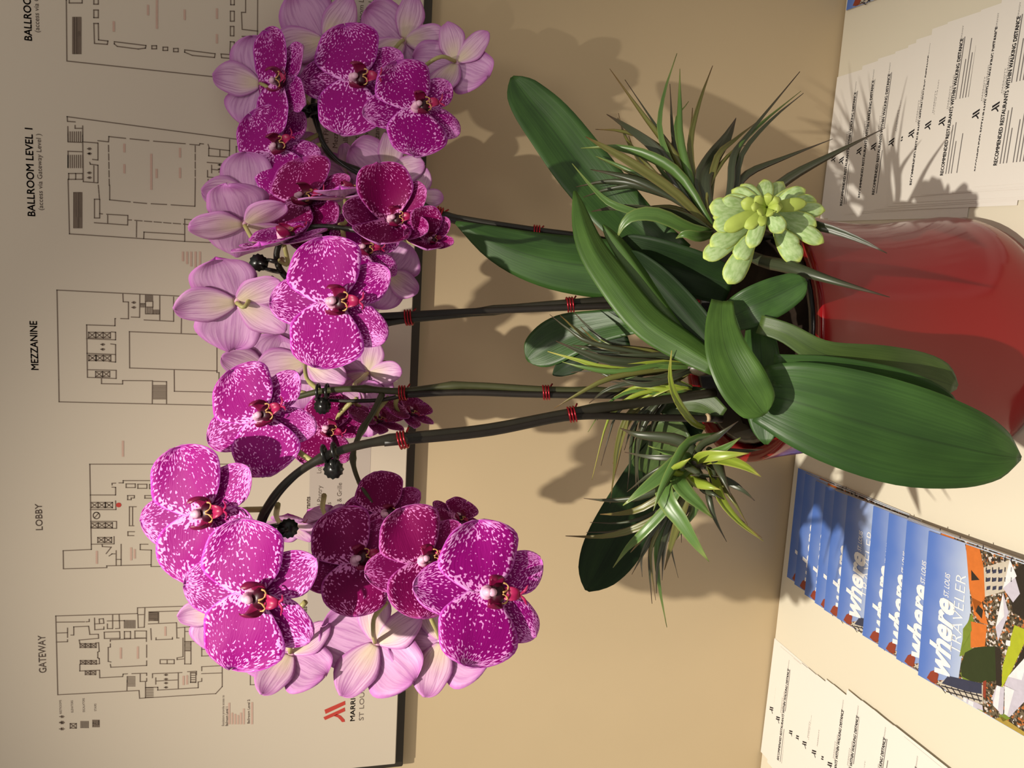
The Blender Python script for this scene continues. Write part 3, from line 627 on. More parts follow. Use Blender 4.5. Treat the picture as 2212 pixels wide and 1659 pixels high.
mg['t'] = ('title_lettering', mesh('cover_title', *text_on('where', Vector((p0.x, p0.y, zc + .0004)), EX, EY, p1.x - p0.x, .0255, .034, .22), PR['title'], smooth=False))
p2, p3 = mloc(1615, 303), mloc(1630, 115)
mg['s'] = ('subtitle_lettering', mesh('cover_subtitle', *text_on('ST. LOUIS', Vector((p2.x, p2.y, zc + .0004)), EX, EY, p3.x - p2.x, .0062, .01, .2), PR['title'], smooth=False))
p4, p5 = mloc(1708, 770), mloc(1765, 130)
mg['v'] = ('traveler_lettering', mesh('cover_traveler', *text_on('TRAVELER', Vector((p4.x, p4.y, zc + .0004)), EX, EY, p5.x - p4.x, .0125, -.012, .0), PR['title'], smooth=False))
def magazine(x, y, z, rot, label, group):
    o = put('travel_magazine', mg['b'], None, Matrix.Translation((x, y, z)) @ Matrix.Rotation(rot, 4, 'Z'))
    tag(o, label, 'magazine', group)
    cv = put('cover', mg['c'], o)
    for k in list(mg):
        if k in 'bc': continue
        q_ = put(mg[k][0], mg[k][1], cv)
        if k == 'w': q_['kind'] = 'stuff'
MG = [((1983, 1458), (1986, 1152)), ((1936, 1423), (1939, 1127)), ((1897, 1396), (1903, 1112)), ((1863, 1372), (1855, 1089)), ((1808, 1335), (1822, 1071)), ((1780, 1317), (1800, 1058)), ((1760, 1302), (1776, 1051)), ((1738, 1284), (1746, 1036)), ((1716, 1262), (1722, 1022)), ((1700, 1246), (1706, 1012))]
for k, (tl, tr) in enumerate(MG):
    z = MTH * (nmag - 1 - k) + .0002
    A = onZ(*tl, z + MTH); B = onZ(*tr, z + MTH); rot = math.radians(4.6 - 0.42 * k)
    over = max(A.y, A.y + MW * math.sin(rot)) + .003
    if over > 0: A.y -= over
    nm = 'topmost, front blue travel magazine with the full town scene showing' if k == 0 else 'blue travel magazine, %s from the front in the fan left of the pot' % ord_(k)
    if k == nmag - 1: nm = 'bottom blue travel magazine touching the wall, in the fan left of the pot'
    magazine(A.x, A.y, z, rot, nm, 'travel magazines fanned left of the pot')
A = onZ(1824, 30); magazine(A.x + .002, A.y - .006, .0002, math.radians(-3), 'blue magazine corner at the wall, far right beyond the flyers', None)

# ================================================================== pot
PC = Vector((-0.052, -0.246, 0.0)); PZ = 0.236
prof = [(.092, 0.0005), (.108, .002), (.116, .010), (.1195, .024), (.119, .040), (.114, .070), (.1085, .105), (.106, .140), (.108, .175), (.112, .208), (.1165, PZ - .002), (.1162, PZ), (.1130, PZ + .0006), (.1045, PZ - .0015), (.1030, PZ - .03), (.1025, .17), (.102, .12), (.100, .03), (.002, .025)]
pot = put('ceramic_pot', mesh('ceramic_pot', *lathe(prof, (0, 0, 0), 72), MT['pot']), None, Matrix.Translation(PC))
tag(pot, 'glossy red waisted ceramic pot holding the orchids', 'pot')
npt = thing('nursery_pot', 'black plastic nursery pot of bark set inside the red pot', 'pot', PC + Vector((0, 0, .026)))
part('pot_wall', lathe([(.072, .028), (.080, .030), (.097, .226), (.100, .228), (.100, .233), (.094, .233), (.076, .05), (.002, .045)], PC, 40), MT['black_plastic'], npt)
bk = lathe([(.075, .06), (.086, .195), (.087, .217), (.05, .224), (.002, .226)], PC, 40)
bk = ([v + Vector((0, 0, random.uniform(-.003, .004))) if v.z > .17 else v for v in bk[0]], bk[1])
part('bark_chips', bk, MT['bark'], npt)

# ================================================================== orchid flower meshes (unit width 1)
def petal_geo(L, W, ax, base, rot, cup, back, ruffle, tipsharp, seed, kind):
    """grid petal; ax direction angle in the flower plane (deg, 0 = up), W = half width"""
    rr = random.Random(seed); ph = rr.uniform(0, 6)
    d = Vector((math.sin(math.radians(ax)), math.cos(math.radians(ax)), 0)); s = Vector((-d.y, d.x, 0)); zz = Vector((0, 0, 1))
    m_ = .50 if kind == 'petal' else .50
    def wf(u):
        if u < m_: q = u / m_; k = (0.34 + .66 * math.sin(q * math.pi / 2) ** .95) if kind == 'petal' else (0.26 + .74 * math.sin(q * math.pi / 2) ** .9)
        else: q = (u - m_) / (1 - m_); k = math.sqrt(max(0, 1 - q ** (2.3 if kind == 'petal' else 1.75)))
        return max(.006, W * k)
    def fn(u, v):
        u = (1 - math.cos(math.pi * (.12 + .88 * u))) / 2; u = (u - .0351) / .9649
        t = v * 2 - 1; h = wf(u) * (1 + .11 * (1 if t > 0 else -1) * math.sin(u * 3.6 + ph) * min(1, abs(t) * 3) + .03 * math.sin(u * 11 + ph * 2 + t * 2))
        z = cup * (u * u) * 0.5 + back * u + ruffle * math.sin(t * 3.1 + ph + u * 4) * u - (0.045 * math.exp(-(t * 5) ** 2) * u * (1 - u) * 2) + cup * .45 * t * t * (h / max(W, 1e-4)) * .6 - .10 * max(0, u - .8) ** 1
        x = L * u * (1 - .12 * max(0, cup) * u)
        return base + d * x + s * (t * h) + zz * z * L
    g = shell(fn, 16, 10, .010, True)
    g[2][:] = [((1 - math.cos(math.pi * (.12 + .88 * a_))) / 2, b_) for a_, b_ in g[2]]
    return g
VAR = []
for vi, (cup, back) in enumerate(((0.10, -0.02), (0.22, 0.03), (0.95, 0.45), (-.15, -.10))):
    rr = random.Random(vi + 11); sd = vi * 17
    d = {}
    pd = petal_geo
    d['petal'] = [pd(.51, .298, 79, Vector((.01, .018, .02)), 0, cup, back, .05, 0, sd + 1, 'petal'), pd(.51, .298, -79, Vector((-.01, .018, .02)), 0, cup, back, .05, 0, sd + 2, 'petal')]
    d['sepal'] = [pd(.51, .198, 0, Vector((0, .02, -.012)), 0, cup * .6, back - .04, .02, .05, sd + 3, 'sepal'),
                  pd(.47, .165, 146, Vector((.02, -.02, -.012)), 0, cup * .6, back - .03, .02, .05, sd + 4, 'sepal'), pd(.47, .165, -146, Vector((-.02, -.02, -.012)), 0, cup * .6, back - .03, .02, .05, sd + 5, 'sepal')]
    VAR.append(d)
def flower_set(deep):
    out = []
    for vi, d in enumerate(VAR):
        s = {'petal': [], 'sepal': []}
        for k in ('petal', 'sepal'):
            for g in d[k]:
                fm = MT[k + '_deep'] if deep else MT[k]
                s[k].append(mesh('orchid_' + k, g[0], g[1], [fm, MT['back'] if k == 'petal' else MT['back_core']], g[3], g[2]))
        out.append(s)
    return out
FS = {False: flower_set(False), True: flower_set(True)}
def lobe(path, hw, th=.012, bend=0.0):
    P = [Vector(p) for p in path]; S = spline(P, 8)
    def fn(u, v):
        i = int(round(u * 8)); t = v * 2 - 1
        w_ = hw * math.sin(math.pi * (0.12 + .83 * u)) ** .7
        T = (S[min(i + 1, 8)] - S[max(i - 1, 0)]).normalized(); a = T.cross(Vector((0.0, .35, 1))).normalized(); n = a.cross(T)
        return S[i] + a * (t * w_) + n * (bend * t * t * w_)
    return shell(fn, 8, 6, th)[:2]
def ball(c, r, sx=1, sy=1, sz=1):
    bm = bmesh.new(); bmesh.ops.create_icosphere(bm, subdivisions=2, radius=r)
    g = ([Vector((c[0] + v.co.x * sx, c[1] + v.co.y * sy, c[2] + v.co.z * sz)) for v in bm.verts], [[v.index for v in f.verts] for f in bm.faces]); bm.free(); return g
def side_lobe(s):
    S = spline([(s * .02, -.05, .03), (s * .085, -.055, .075), (s * .105, -.035, .135), (s * .075, .0, .175)], 8)
    def fn(u, v):
        i = int(round(u * 8)); t = v * 2 - 1; w_ = .058 * math.sin(math.pi * (.15 + .8 * u)) ** .8
        return S[i] + Vector((s * .01 * (1 - t * t), t * w_, 0))
    return shell(fn, 8, 6, .010)[:2]
LIPM = {
    'column': mesh('orchid_column', *join(ball((0, .006, .070), .042, .9, 1.0, 1.6), ball((0, .0, .028), .050, 1.1, 1.1, 1), ball((0, -.020, .118), .032, .95, 1.0, .8)), MT['column']),
    'lip_side': [mesh('orchid_lip_side_lobe', *side_lobe(s), MT['lip']) for s in (-1, 1)],
    'lip': mesh('orchid_lip_mid_lobe', *join(lobe([(0, -.10, .05), (0, -.145, .085), (0, -.185, .105), (0, -.225, .095)], .050, .012, .5), lobe([(0, -.22, .10), (-.03, -.255, .115), (-.07, -.265, .15)], .010, .006), lobe([(0, -.22, .10), (.03, -.255, .115), (.07, -.265, .15)], .010, .006)), MT['lip_mid']),
    'throat': mesh('orchid_throat', *join(ball((0, -.075, .055), .072, 1.05, .85, .75)), MT['lip_dark']),
    'callus': mesh('orchid_callus', *join(*[tube(spline([(s * .006, -.092, .122), (s * .020, -.122, .118), (s * .046, -.134, .108), (s * .066, -.120, .100), (s * .072, -.098, .098)], 14), [.0035 + .004 * abs(math.sin(i * .55 + s)) for i in range(15)], 6) for s in (-1, 1)]), MT['callus']),
}
def orient(yaw, pitch, roll):
    y, p, r = math.radians(yaw), math.radians(pitch), math.radians(roll)
    N = (IB * math.cos(y) + IR * math.sin(y)) * math.cos(p) + IU * math.sin(p)
    U = (IU - N * IU.dot(N)).normalized(); R = U.cross(N)
    yv = U * math.cos(r) + R * math.sin(r); xv = yv.cross(N)
    return xv, yv, N
def orchid_flower(plant, x, y, size, d, yaw=0, pitch=0, roll=0, var=0, deep=False, stalk=None):
    """size: full spread in photo pixels at depth d when seen face on"""
    S = size * d / F
    xv, yv, N = orient(yaw, pitch, roll); c_ = PX(x, y, d)
    if c_.y + S * 0.5 > -0.03: c_.y = min(c_.y, -0.035 - S * .28)
    W_ = Matrix(((xv.x * S, yv.x * S, N.x * S, c_.x), (xv.y * S, yv.y * S, N.y * S, c_.y), (xv.z * S, yv.z * S, N.z * S, c_.z), (0, 0, 0, 1)))
    L_ = Matrix.Translation(-Vector(plant.location)) @ W_
    fl = put('flower', LIPM['column'], plant, L_)
    s = FS[deep][var]
    for me in s['petal']: put('petal', me, fl)
    for me in s['sepal']: put('sepal', me, fl)
    for me in LIPM['lip_side']: put('lip_side_lobe', me, fl)
    put('lip', LIPM['lip'], fl); put('throat', LIPM['throat'], fl); put('callus', LIPM['callus'], fl)
    if stalk:
        e_ = PX(*stalk); b_ = c_ - N * S * .03
        mid = b_ - N * S * .16 + (e_ - b_) * .25
        g = tube(spline([e_, (e_ + mid) / 2 + Vector((0, 0, .004)), mid, b_], 12), [.0023] * 4 + [.0019] * 9, 7)
        inv = W_.inverted()
        put('flower_stalk', mesh('flower_stalk', [inv @ v for v in g[0]], g[1], MT['stalk']), fl)
    return fl

def path3(pts, n=40): return spline([PX(*p) for p in pts], n)
def stem(plant, name, pts, r0, r1, m, n=48, nodes=()):
    P = path3(pts, n); rad = [r0 + (r1 - r0) * i / n for i in range(n + 1)]
    for t in nodes:
        for i in range(n + 1):
            rad[i] += .0012 * math.exp(-((i / n - t) * n / 1.1) ** 2)
    return part(name, tube(P, rad, 9), m, plant)
def wire_tie(plant, x, y, d, ax, r=.0062, turns=3.2):
    """coil of red wire round stem and stake; ax = photo direction of the stem"""
    c_ = PX(x, y, d); T = (PX(x + ax[0], y + ax[1], d) - c_).normalized(); A = T.orthogonal().normalized(); B = T.cross(A)
    P = []
    n = int(turns * 14)
    for k in range(n + 1):
        th = 2 * math.pi * k / 14
        P.append(c_ + T * ((k / n - .5) * .0075) + (A * math.cos(th) + B * math.sin(th)) * r)
    P = [P[0] + (P[0] - c_).normalized() * .004] + P + [P[-1] + (P[-1] - c_).normalized() * .005]
    return part('wire_tie', tube(P, .00085, 6), MT['wire'], plant, label='red wire tie')
def clip(plant, x, y, d, ax):
    c_ = PX(x, y, d); T = (PX(x + ax[0], y + ax[1], d) - c_).normalized(); V_ = (CAM - c_).normalized(); S_ = T.cross(V_).normalized(); V_ = S_.cross(T)
    gs = []
    for o in (-.004, .004):
        gs.append(tube([c_ + T * o + (S_ * math.cos(t * .5236) + V_ * math.sin(t * .5236)) * .0065 for t in range(13)], .0015, 6))
    k0 = c_ - S_ * .013
    rim = []
    for k in range(25):
        t = 2 * math.pi * k / 24; r = .0078 if k % 2 else .0068
        rim.append((math.cos(t) * r, math.sin(t) * r))
    V, Fc = [], []
    for z in (-.0022, .0022):
        for x_, y_ in rim[:-1]: V.append(k0 + T * x_ + S_ * y_ + V_ * z)
    for k in range(24): Fc.append([k, (k + 1) % 24, 24 + (k + 1) % 24, 24 + k])
    Fc += [list(range(24))[::-1], list(range(24, 48))]
    gs.append((V, Fc)); gs.append(tube([c_ - S_ * .005, k0], .003, 6))
    return part('plant_clip', join(*gs), MT['black_plastic'], plant, label='black plastic plant clip')

def leaf(plant, pts, m='leaf', fold=.28, tilt=0, flip=1.0, wave=0.02, sharp=.55, basew=.45, th=.0016):
    """pts: (x, y, d, apparent full width px); base first"""
    P = [PX(p[0], p[1], p[2]) for p in pts]
    Wp = [p[3] * p[2] / F / 2 for p in pts]
    wsp = spline([(w_, 0, 0) for w_ in Wp], 24)
    tf = tilt if callable(tilt) else (lambda u: tilt)
    def hw(u):
        w_ = max(wsp[int(round(u * 24))].x, .0004)
        end = 1.0 if u < .86 else max(0.05, (1 - ((u - .86) / .14) ** 2)) ** sharp
        return w_ * end / max(.45, math.cos(math.radians(tf(u))))
    return part('leaf', ribbon3(P, hw, fold, th, tilt, 24, 10, flip, wave, .95), MT[m], plant)

# ================================================================== orchid plants
base_z = .20
PA = thing('orchid_plant', 'orchid with arching spike of bright magenta flowers at the left', 'orchid', PX(1545, 848, .69), 'orchids in the red pot')
PB = thing('orchid_plant', 'orchid with short straight middle spike and small flowers seen mostly from behind', 'orchid', PX(1500, 840, .72), 'orchids in the red pot')
PCn = thing('orchid_plant', 'orchid with central spike carrying one big open flower facing forward', 'orchid', PX(1480, 640, .70), 'orchids in the red pot')
PD = thing('orchid_plant', 'orchid with tall spike leaning to the upper right near the wall', 'orchid', PX(1420, 545, .735), 'orchids in the red pot')

# --- left arching spike
A_ = [(1545, 848, .69), (1400, 868, .68), (1240, 890, .665), (1050, 925, .645), (870, 945, .625), (760, 966, .615), (690, 992, .61), (630, 1032, .605), (585, 1082, .60), (560, 1140, .605), (578, 1205, .61), (650, 1250, .625), (750, 1268, .63), (860, 1275, .63), (975, 1290, .63)]
stem(PA, 'flower_spike', A_, .0040, .0022, MT['stem'], 80, (.12, .3, .42))
part('stake', tube(path3([(1560, 905, .69), (1400, 902, .68), (1240, 900, .663), (1050, 935, .643), (830, 956, .62)], 30), .0032, 8), MT['stake'], PA)
part('stake_end', tube([PX(1532, 902, .6868), PX(1526, 902, .6863)], .0038, 8), MT['cut'], PA)
part('support_wire', tube(path3([(712, 978, .612), (660, 1012, .607), (610, 1060, .602), (578, 1110, .602), (565, 1145, .606)], 24), .0018, 6), MT['black_plastic'], PA)
wire_tie(PA, 870, 950, .622, (-1, .2), .0068); wire_tie(PA, 1236, 895, .664, (-1, .15), .0064)
clip(PA, 712, 978, .612, (-1, .25)); clip(PA, 585, 1150, .605, (.2, 1))
FA = [(565, 903, 250, .62, 12, 6, -22, 0, 0, (680, 1000, .61)), (440, 1108, 296, .585, 4, 12, -8, 1, 0, (570, 1100, .603)), (548, 1285, 322, .56, 0, 8, 4, 0, 0, (600, 1230, .614)),
      (768, 1212, 232, .60, 22, -12, -18, 1, 1, (700, 1260, .628)), (913, 1213, 240, .59, 24, -12, -14, 1, 1, (830, 1272, .63)), (1050, 1280, 300, .575, 16, -16, 4, 0, 0, (960, 1288, .63)),
      (832, 1108, 176, .70, 4, -4, 2, 0, 1, (775, 1040, .70)), (985, 1120, 120, .69, 62, -24, 30, 1, 1, (900, 1180, .66)),
      (812, 1388, 232, .66, -158, -6, 62, 3, 0, (835, 1300, .635)), (955, 1385, 220, .66, -156, -8, 78, 3, 0, (940, 1300, .632)), (628, 1412, 196, .655, -138, 0, 70, 3, 0, (660, 1300, .625)),
      (628, 1135, 120, .69, 130, 0, -20, 3, 0, (600, 1090, .61)), (720, 1122, 130, .72, 140, 10, 30, 3, 0, (700, 1070, .66)), (470, 1325, 150, .62, 172, 0, 0, 3, 0, (560, 1250, .61))]
for f in FA: orchid_flower(PA, f[0], f[1], f[2], f[3], f[4], f[5], f[6], f[7], bool(f[8]), f[9])
# --- middle spike
stem(PB, 'flower_spike', [(1500, 845, .715), (1340, 846, .72), (1180, 843, .72), (1000, 833, .72), (870, 845, .72), (780, 840, .72), (700, 844, .72), (640, 858, .72)], .0040, .0026, MT['stem_green'], 60, (.2, .45, .7))
part('stake', tube(path3([(1500, 856, .712), (1180, 853, .717), (1000, 848, .717), (872, 853, .717)], 24), .0030, 8), MT['stake'], PB)
stem(PB, 'side_branch', [(880, 852, .72), (820, 864, .722), (740, 866, .725), (680, 862, .73)], .0022, .0014, MT['stem'], 24)
stem(PB, 'side_branch', [(826, 850, .72), (806, 890, .715), (776, 940, .705), (762, 990, .70), (776, 1042, .70), (805, 1085, .70)], .0030, .0018, MT['stem_green'], 30, (.35, .6))
wire_tie(PB, 870, 849, .718, (-1, 0), .0066); wire_tie(PB, 1180, 848, .718, (-1, 0), .0064)
clip(PB, 697, 846, .718, (-1, 0))
FB = [(705, 930, 170, .73, 24, -4, 20, 0, 1, (760, 868, .725)), (812, 908, 130, .74, 70, -20, 40, 1, 1, (840, 858, .722)), (882, 892, 120, .74, 66, -26, 36, 1, 1, (860, 852, .72)),
      (575, 808, 190, .775, 158, 16, -35, 3, 0, (660, 850, .722)), (662, 782, 196, .77, 176, 0, 10, 3, 0, (690, 844, .72)), (795, 805, 160, .785, 170, -6, 40, 3, 0, (770, 842, .72)), (690, 888, 190, .79, 176, 4, -60, 3, 0, (700, 862, .728)), (790, 880, 120, .79, 170, 4, 170, 3, 0, (770, 862, .725))]
for f in FB: orchid_flower(PB, f[0], f[1], f[2], f[3], f[4], f[5], f[6], f[7], bool(f[8]), f[9])
# --- central spike
stem(PCn, 'flower_spike', [(1480, 640, .70), (1300, 650, .705), (1130, 664, .705), (980, 680, .70), (880, 690, .695), (810, 698, .69), (720, 680, .685), (640, 620, .685), (600, 570, .69), (610, 520, .69), (680, 490, .69), (790, 500, .68), (880, 515, .665)], .0040, .0022, MT['stem'], 80, (.2, .4))
part('stake', tube(path3([(1480, 655, .698), (1230, 664, .70), (980, 675, .697), (808, 684, .688)], 24), .0030, 8), MT['stake'], PCn)
wire_tie(PCn, 883, 686, .694, (-1, .05), .0066); wire_tie(PCn, 1232, 658, .703, (-1, .05), .0064)
clip(PCn, 592, 575, .685, (.2, -1))
FC = [(722, 655, 280, .625, 4, 4, 2, 0, 0, (640, 610, .685)), (512, 650, 236, .665, 138, 10, -6, 3, 0, (590, 600, .688)), (528, 482, 216, .69, 120, 14, -12, 0, 0, (600, 520, .69)),
      (612, 522, 216, .655, 70, 10, -6, 1, 0, (610, 560, .69)), (655, 440, 236, .715, 32, 14, 8, 1, 1, (640, 500, .69)), (745, 425, 190, .70, 78, 4, -20, 1, 0, (740, 495, .685)),
      (845, 478, 196, .63, 12, -6, -4, 2, 1, (800, 505, .68)), (928, 522, 116, .625, 22, -8, -10, 2, 1, (880, 515, .665)), (780, 545, 190, .70, 28, -10, 0, 1, 0, (740, 495, .685)), (690, 500, 170, .72, 40, -10, 0, 1, 1, (690, 490, .69)),
      (838, 372, 176, .79, 168, -8, 44, 3, 0, (800, 450, .72)), (752, 378, 130, .80, 176, 8, 60, 3, 0, (760, 440, .72)), (898, 425, 130, .79, 172, -8, 30, 3, 0, (860, 480, .70)), (838, 592, 150, .78, 176, -4, 150, 3, 0, (820, 520, .70)), (545, 432, 190, .76, 168, 6, -10, 3, 0, (600, 500, .70))]
for f in FC: orchid_flower(PCn, f[0], f[1], f[2], f[3], f[4], f[5], f[6], f[7], bool(f[8]), f[9])
# --- right spike
stem(PD, 'flower_spike', [(1420, 545, .735), (1280, 515, .745), (1150, 497, .75), (1010, 475, .755), (940, 458, .757), (860, 405, .76), (770, 368, .765), (712, 335, .77), (690, 285, .77), (676, 235, .77), (690, 190, .77), (760, 150, .77), (860, 160, .77)], .0038, .0020, MT['stem'], 70, (.3, .5))
part('support_wire', tube(path3([(940, 468, .753), (850, 412, .757), (750, 362, .76), (700, 310, .765), (684, 250, .767), (683, 225, .767)], 24), .0020, 6), MT['black_plastic'], PD)
part('stake', tube(path3([(1420, 555, .73), (1150, 507, .745), (1000, 482, .75), (925, 456, .752)], 20), .0028, 8), MT['stake'], PD)
wire_tie(PD, 950, 463, .755, (-1, -.3), .0064); wire_tie(PD, 1160, 502, .748, (-1, -.1), .0064)
clip(PD, 684, 240, .765, (-.1, -1))
FD = [(768, 175, 238, .735, 2, 2, 2, 0, 0, (740, 160, .77)), (898, 236, 216, .73, 10, -14, -12, 0, 0, (850, 160, .77)), (608, 178, 216, .745, -8, 42, 0, 1, 0, (676, 235, .77)), (598, 325, 204, .755, 6, 10, -24, 0, 0, (690, 290, .77)),
      (700, 96, 204, .79, 176, 10, 20, 3, 0, (730, 160, .77)), (872, 88, 186, .79, 172, 4, 40, 3, 0, (840, 155, .77)), (985, 136, 184, .775, -166, -14, 66, 3, 0, (900, 165, .77)), (568, 195, 176, .80, 172, 0, -6, 3, 0, (660, 240, .77)), (655, 342, 110, .80, 172, 0, 160, 3, 0, (700, 310, .77))]
for f in FD: orchid_flower(PD, f[0], f[1], f[2], f[3], f[4], f[5], f[6], f[7], bool(f[8]), f[9])

# --- strap leaves, each belonging to one plant (base first)
leaf(PD, [(1470, 560, .70, 70), (1370, 490, .72, 105), (1270, 380, .735, 118), (1190, 275, .75, 108), (1140, 215, .757, 84), (1106, 166, .76, 42)], 'leaf', .22, 12, 1)
leaf(PD, [(1480, 600, .70, 80), (1380, 500, .725, 90), (1310, 405, .745, 70), (1290, 370, .75, 40)], 'leaf_dark', .2, 10, 1)
leaf(PD, [(1480, 600, .695, 90), (1400, 592, .695, 110), (1300, 578, .70, 128), (1190, 562, .705, 118), (1090, 532, .71, 86), (984, 480, .715, 20)], 'leaf', .25, 8, -1, sharp=.35)
leaf(PCn, [(1580, 620, .66, 80), (1500, 590, .665, 100), (1400, 560, .675, 100), (1330, 530, .685, 60)], 'leaf_dark', .3, -10, 1)
leaf(PCn, [(1560, 780, .62, 60), (1500, 700, .635, 80), (1420, 610, .655, 70), (1350, 545, .67, 40)], 'leaf_dark', .3, -20, 1)
leaf(PCn, [(1550, 790, .612, 44), (1480, 745, .622, 66), (1400, 690, .63, 74), (1330, 605, .64, 72), (1275, 520, .652, 58), (1242, 412, .665, 22)], 'leaf_light', .35, 22, -1, sharp=.4)
leaf(PCn, [(1540, 765, .63, 30), (1480, 715, .637, 40), (1410, 625, .65, 42), (1350, 540, .66, 38), (1303, 485, .668, 16)], 'leaf_light', .5, 30, -1, sharp=.4)
leaf(PA, [(1560, 650, .60, 46), (1558, 700, .59, 66), (1570, 760, .58, 90), (1600, 820, .575, 104), (1630, 866, .575, 92), (1652, 896, .575, 60)], 'leaf_light', .15, -8, 1)
leaf(PCn, [(1570, 690, .62, 60), (1620, 665, .605, 84), (1680, 638, .60, 82), (1742, 606, .595, 50)], 'leaf', .2, 0, 1)
leaf(PA, [(1640, 690, .62, 50), (1645, 770, .61, 76), (1650, 860, .605, 84), (1655, 960, .605, 40)], 'leaf', .2, 14, 1)
leaf(PA, [(1640, 700, .60, 40), (1700, 720, .59, 44), (1780, 765, .585, 60), (1900, 795, .59, 100), (2000, 815, .60, 96), (2068, 836, .605, 50)], 'leaf_back', .2, 0, 1)
leaf(PA, [(1670, 800, .592, 70), (1790, 805, .583, 70), (1920, 832, .58, 80), (2010, 862, .58, 70), (2072, 890, .582, 30)], 'leaf', .2, 0, 1, sharp=.5)
leaf(PA, [(1640, 850, .60, 120), (1720, 868, .588, 178), (1830, 902, .578, 212), (1960, 940, .572, 214), (2080, 968, .572, 172), (2150, 982, .573, 116), (2206, 990, .575, 34)], 'leaf', .24, 6, 1, sharp=.5, wave=.03)
leaf(PB, [(1500, 900, .71, 60), (1420, 1000, .745, 100), (1360, 1110, .785, 124), (1310, 1200, .81, 112), (1268, 1276, .825, 50)], 'leaf_dark', .25, -10, 1)
leaf(PB, [(1400, 690, .735, 50), (1300, 705, .76, 70), (1220, 728, .78, 96), (1170, 755, .79, 84), (1138, 778, .795, 40)], 'leaf', .2, 10, 1)
leaf(PB, [(1360, 740, .745, 30), (1280, 765, .765, 46), (1230, 788, .78, 44), (1194, 810, .785, 16)], 'leaf_dark', .2, 6, 1)
leaf(PB, [(1560, 900, .69, 40), (1510, 868, .70, 62), (1460, 872, .71, 56), (1425, 890, .715, 24)], 'leaf_back', .2, 0, 1)
leaf(PB, [(1480, 920, .705, 50), (1420, 960, .73, 90), (1390, 1020, .75, 70)], 'leaf_back', .2, 0, 1)

# ================================================================== grass tufts
def tuft(label, bx, by, bd, blades, extra, extra_from):
    t = thing('grass_tuft', label, 'artificial grass', PX(bx, by, bd), 'spiky grass tufts in the pot')
    rr = random.Random(bx)
    for (pts, wpx, m, dt) in blades:
        n = len(pts); P = []
        for i, (x, y) in enumerate(pts):
            u = i / (n - 1); P.append(PX(x, y, bd + (dt - bd) * u - .012 * math.sin(math.pi * u)))
        hw0 = wpx * 1.22 * bd / F / 2
        hw = lambda u, h=hw0: max(.00025, h * (0.55 + .45 * min(1, u / .3)) * (1 - max(0, (u - .45) / .55) ** 1.35))
        part('blade', ribbon3(P, hw, .5, .0006, rr.uniform(-35, 35), 12, 3, rr.choice((-1, 1))), MT[m], t)
    for k in range(extra):
        pts0, w0, m0_, dt0 = rr.choice(blades[:extra_from]); jx, jy = rr.uniform(-26, 26), rr.uniform(-30, 30); n = len(pts0)
        sh = rr.uniform(.62, .95)
        P = [PX(pts0[0][0] + (x - pts0[0][0]) * sh + jx * i / (n - 1), pts0[0][1] + (y - pts0[0][1]) * sh + jy * i / (n - 1), bd + (dt0 + .02 - bd) * i / (n - 1) + .004) for i, (x, y) in enumerate(pts0)]
        hw0 = rr.uniform(9, 17) * bd / F / 2
        part('blade', ribbon3(P, lambda u, h=hw0: max(.00025, h * (0.55 + .45 * min(1, u / .3)) * (1 - max(0, (u - .45) / .55) ** 1.35)), .5, .0006, rr.uniform(-35, 35), 12, 3, rr.choice((-1, 1))), MT[rr.choice(('blade_d', 'blade_d', 'blade_o', 'blade_g'))], t)
    part('tuft_base', tube([PX(bx + 40, by, bd + .004), PX(bx + 12, by, bd), PX(bx - 14, by, bd)], [.006, .007, .004], 8), MT['blade_d'], t)
    return t
def q5(*p): return [(1080 + x / 3.95, 100 + y / 3.95) for x, y in p]
def q6(*p): return [(1180 + x / 3.568, 420 + y / 3.568) for x, y in p]
def q7(*p): return [(1130 + x / 3.568, 740 + y / 3.568) for x, y in p]
def q8(*p): return [(1200 + x / 3.95, 940 + y / 3.95) for x, y in p]
B5 = (1830, 1600)
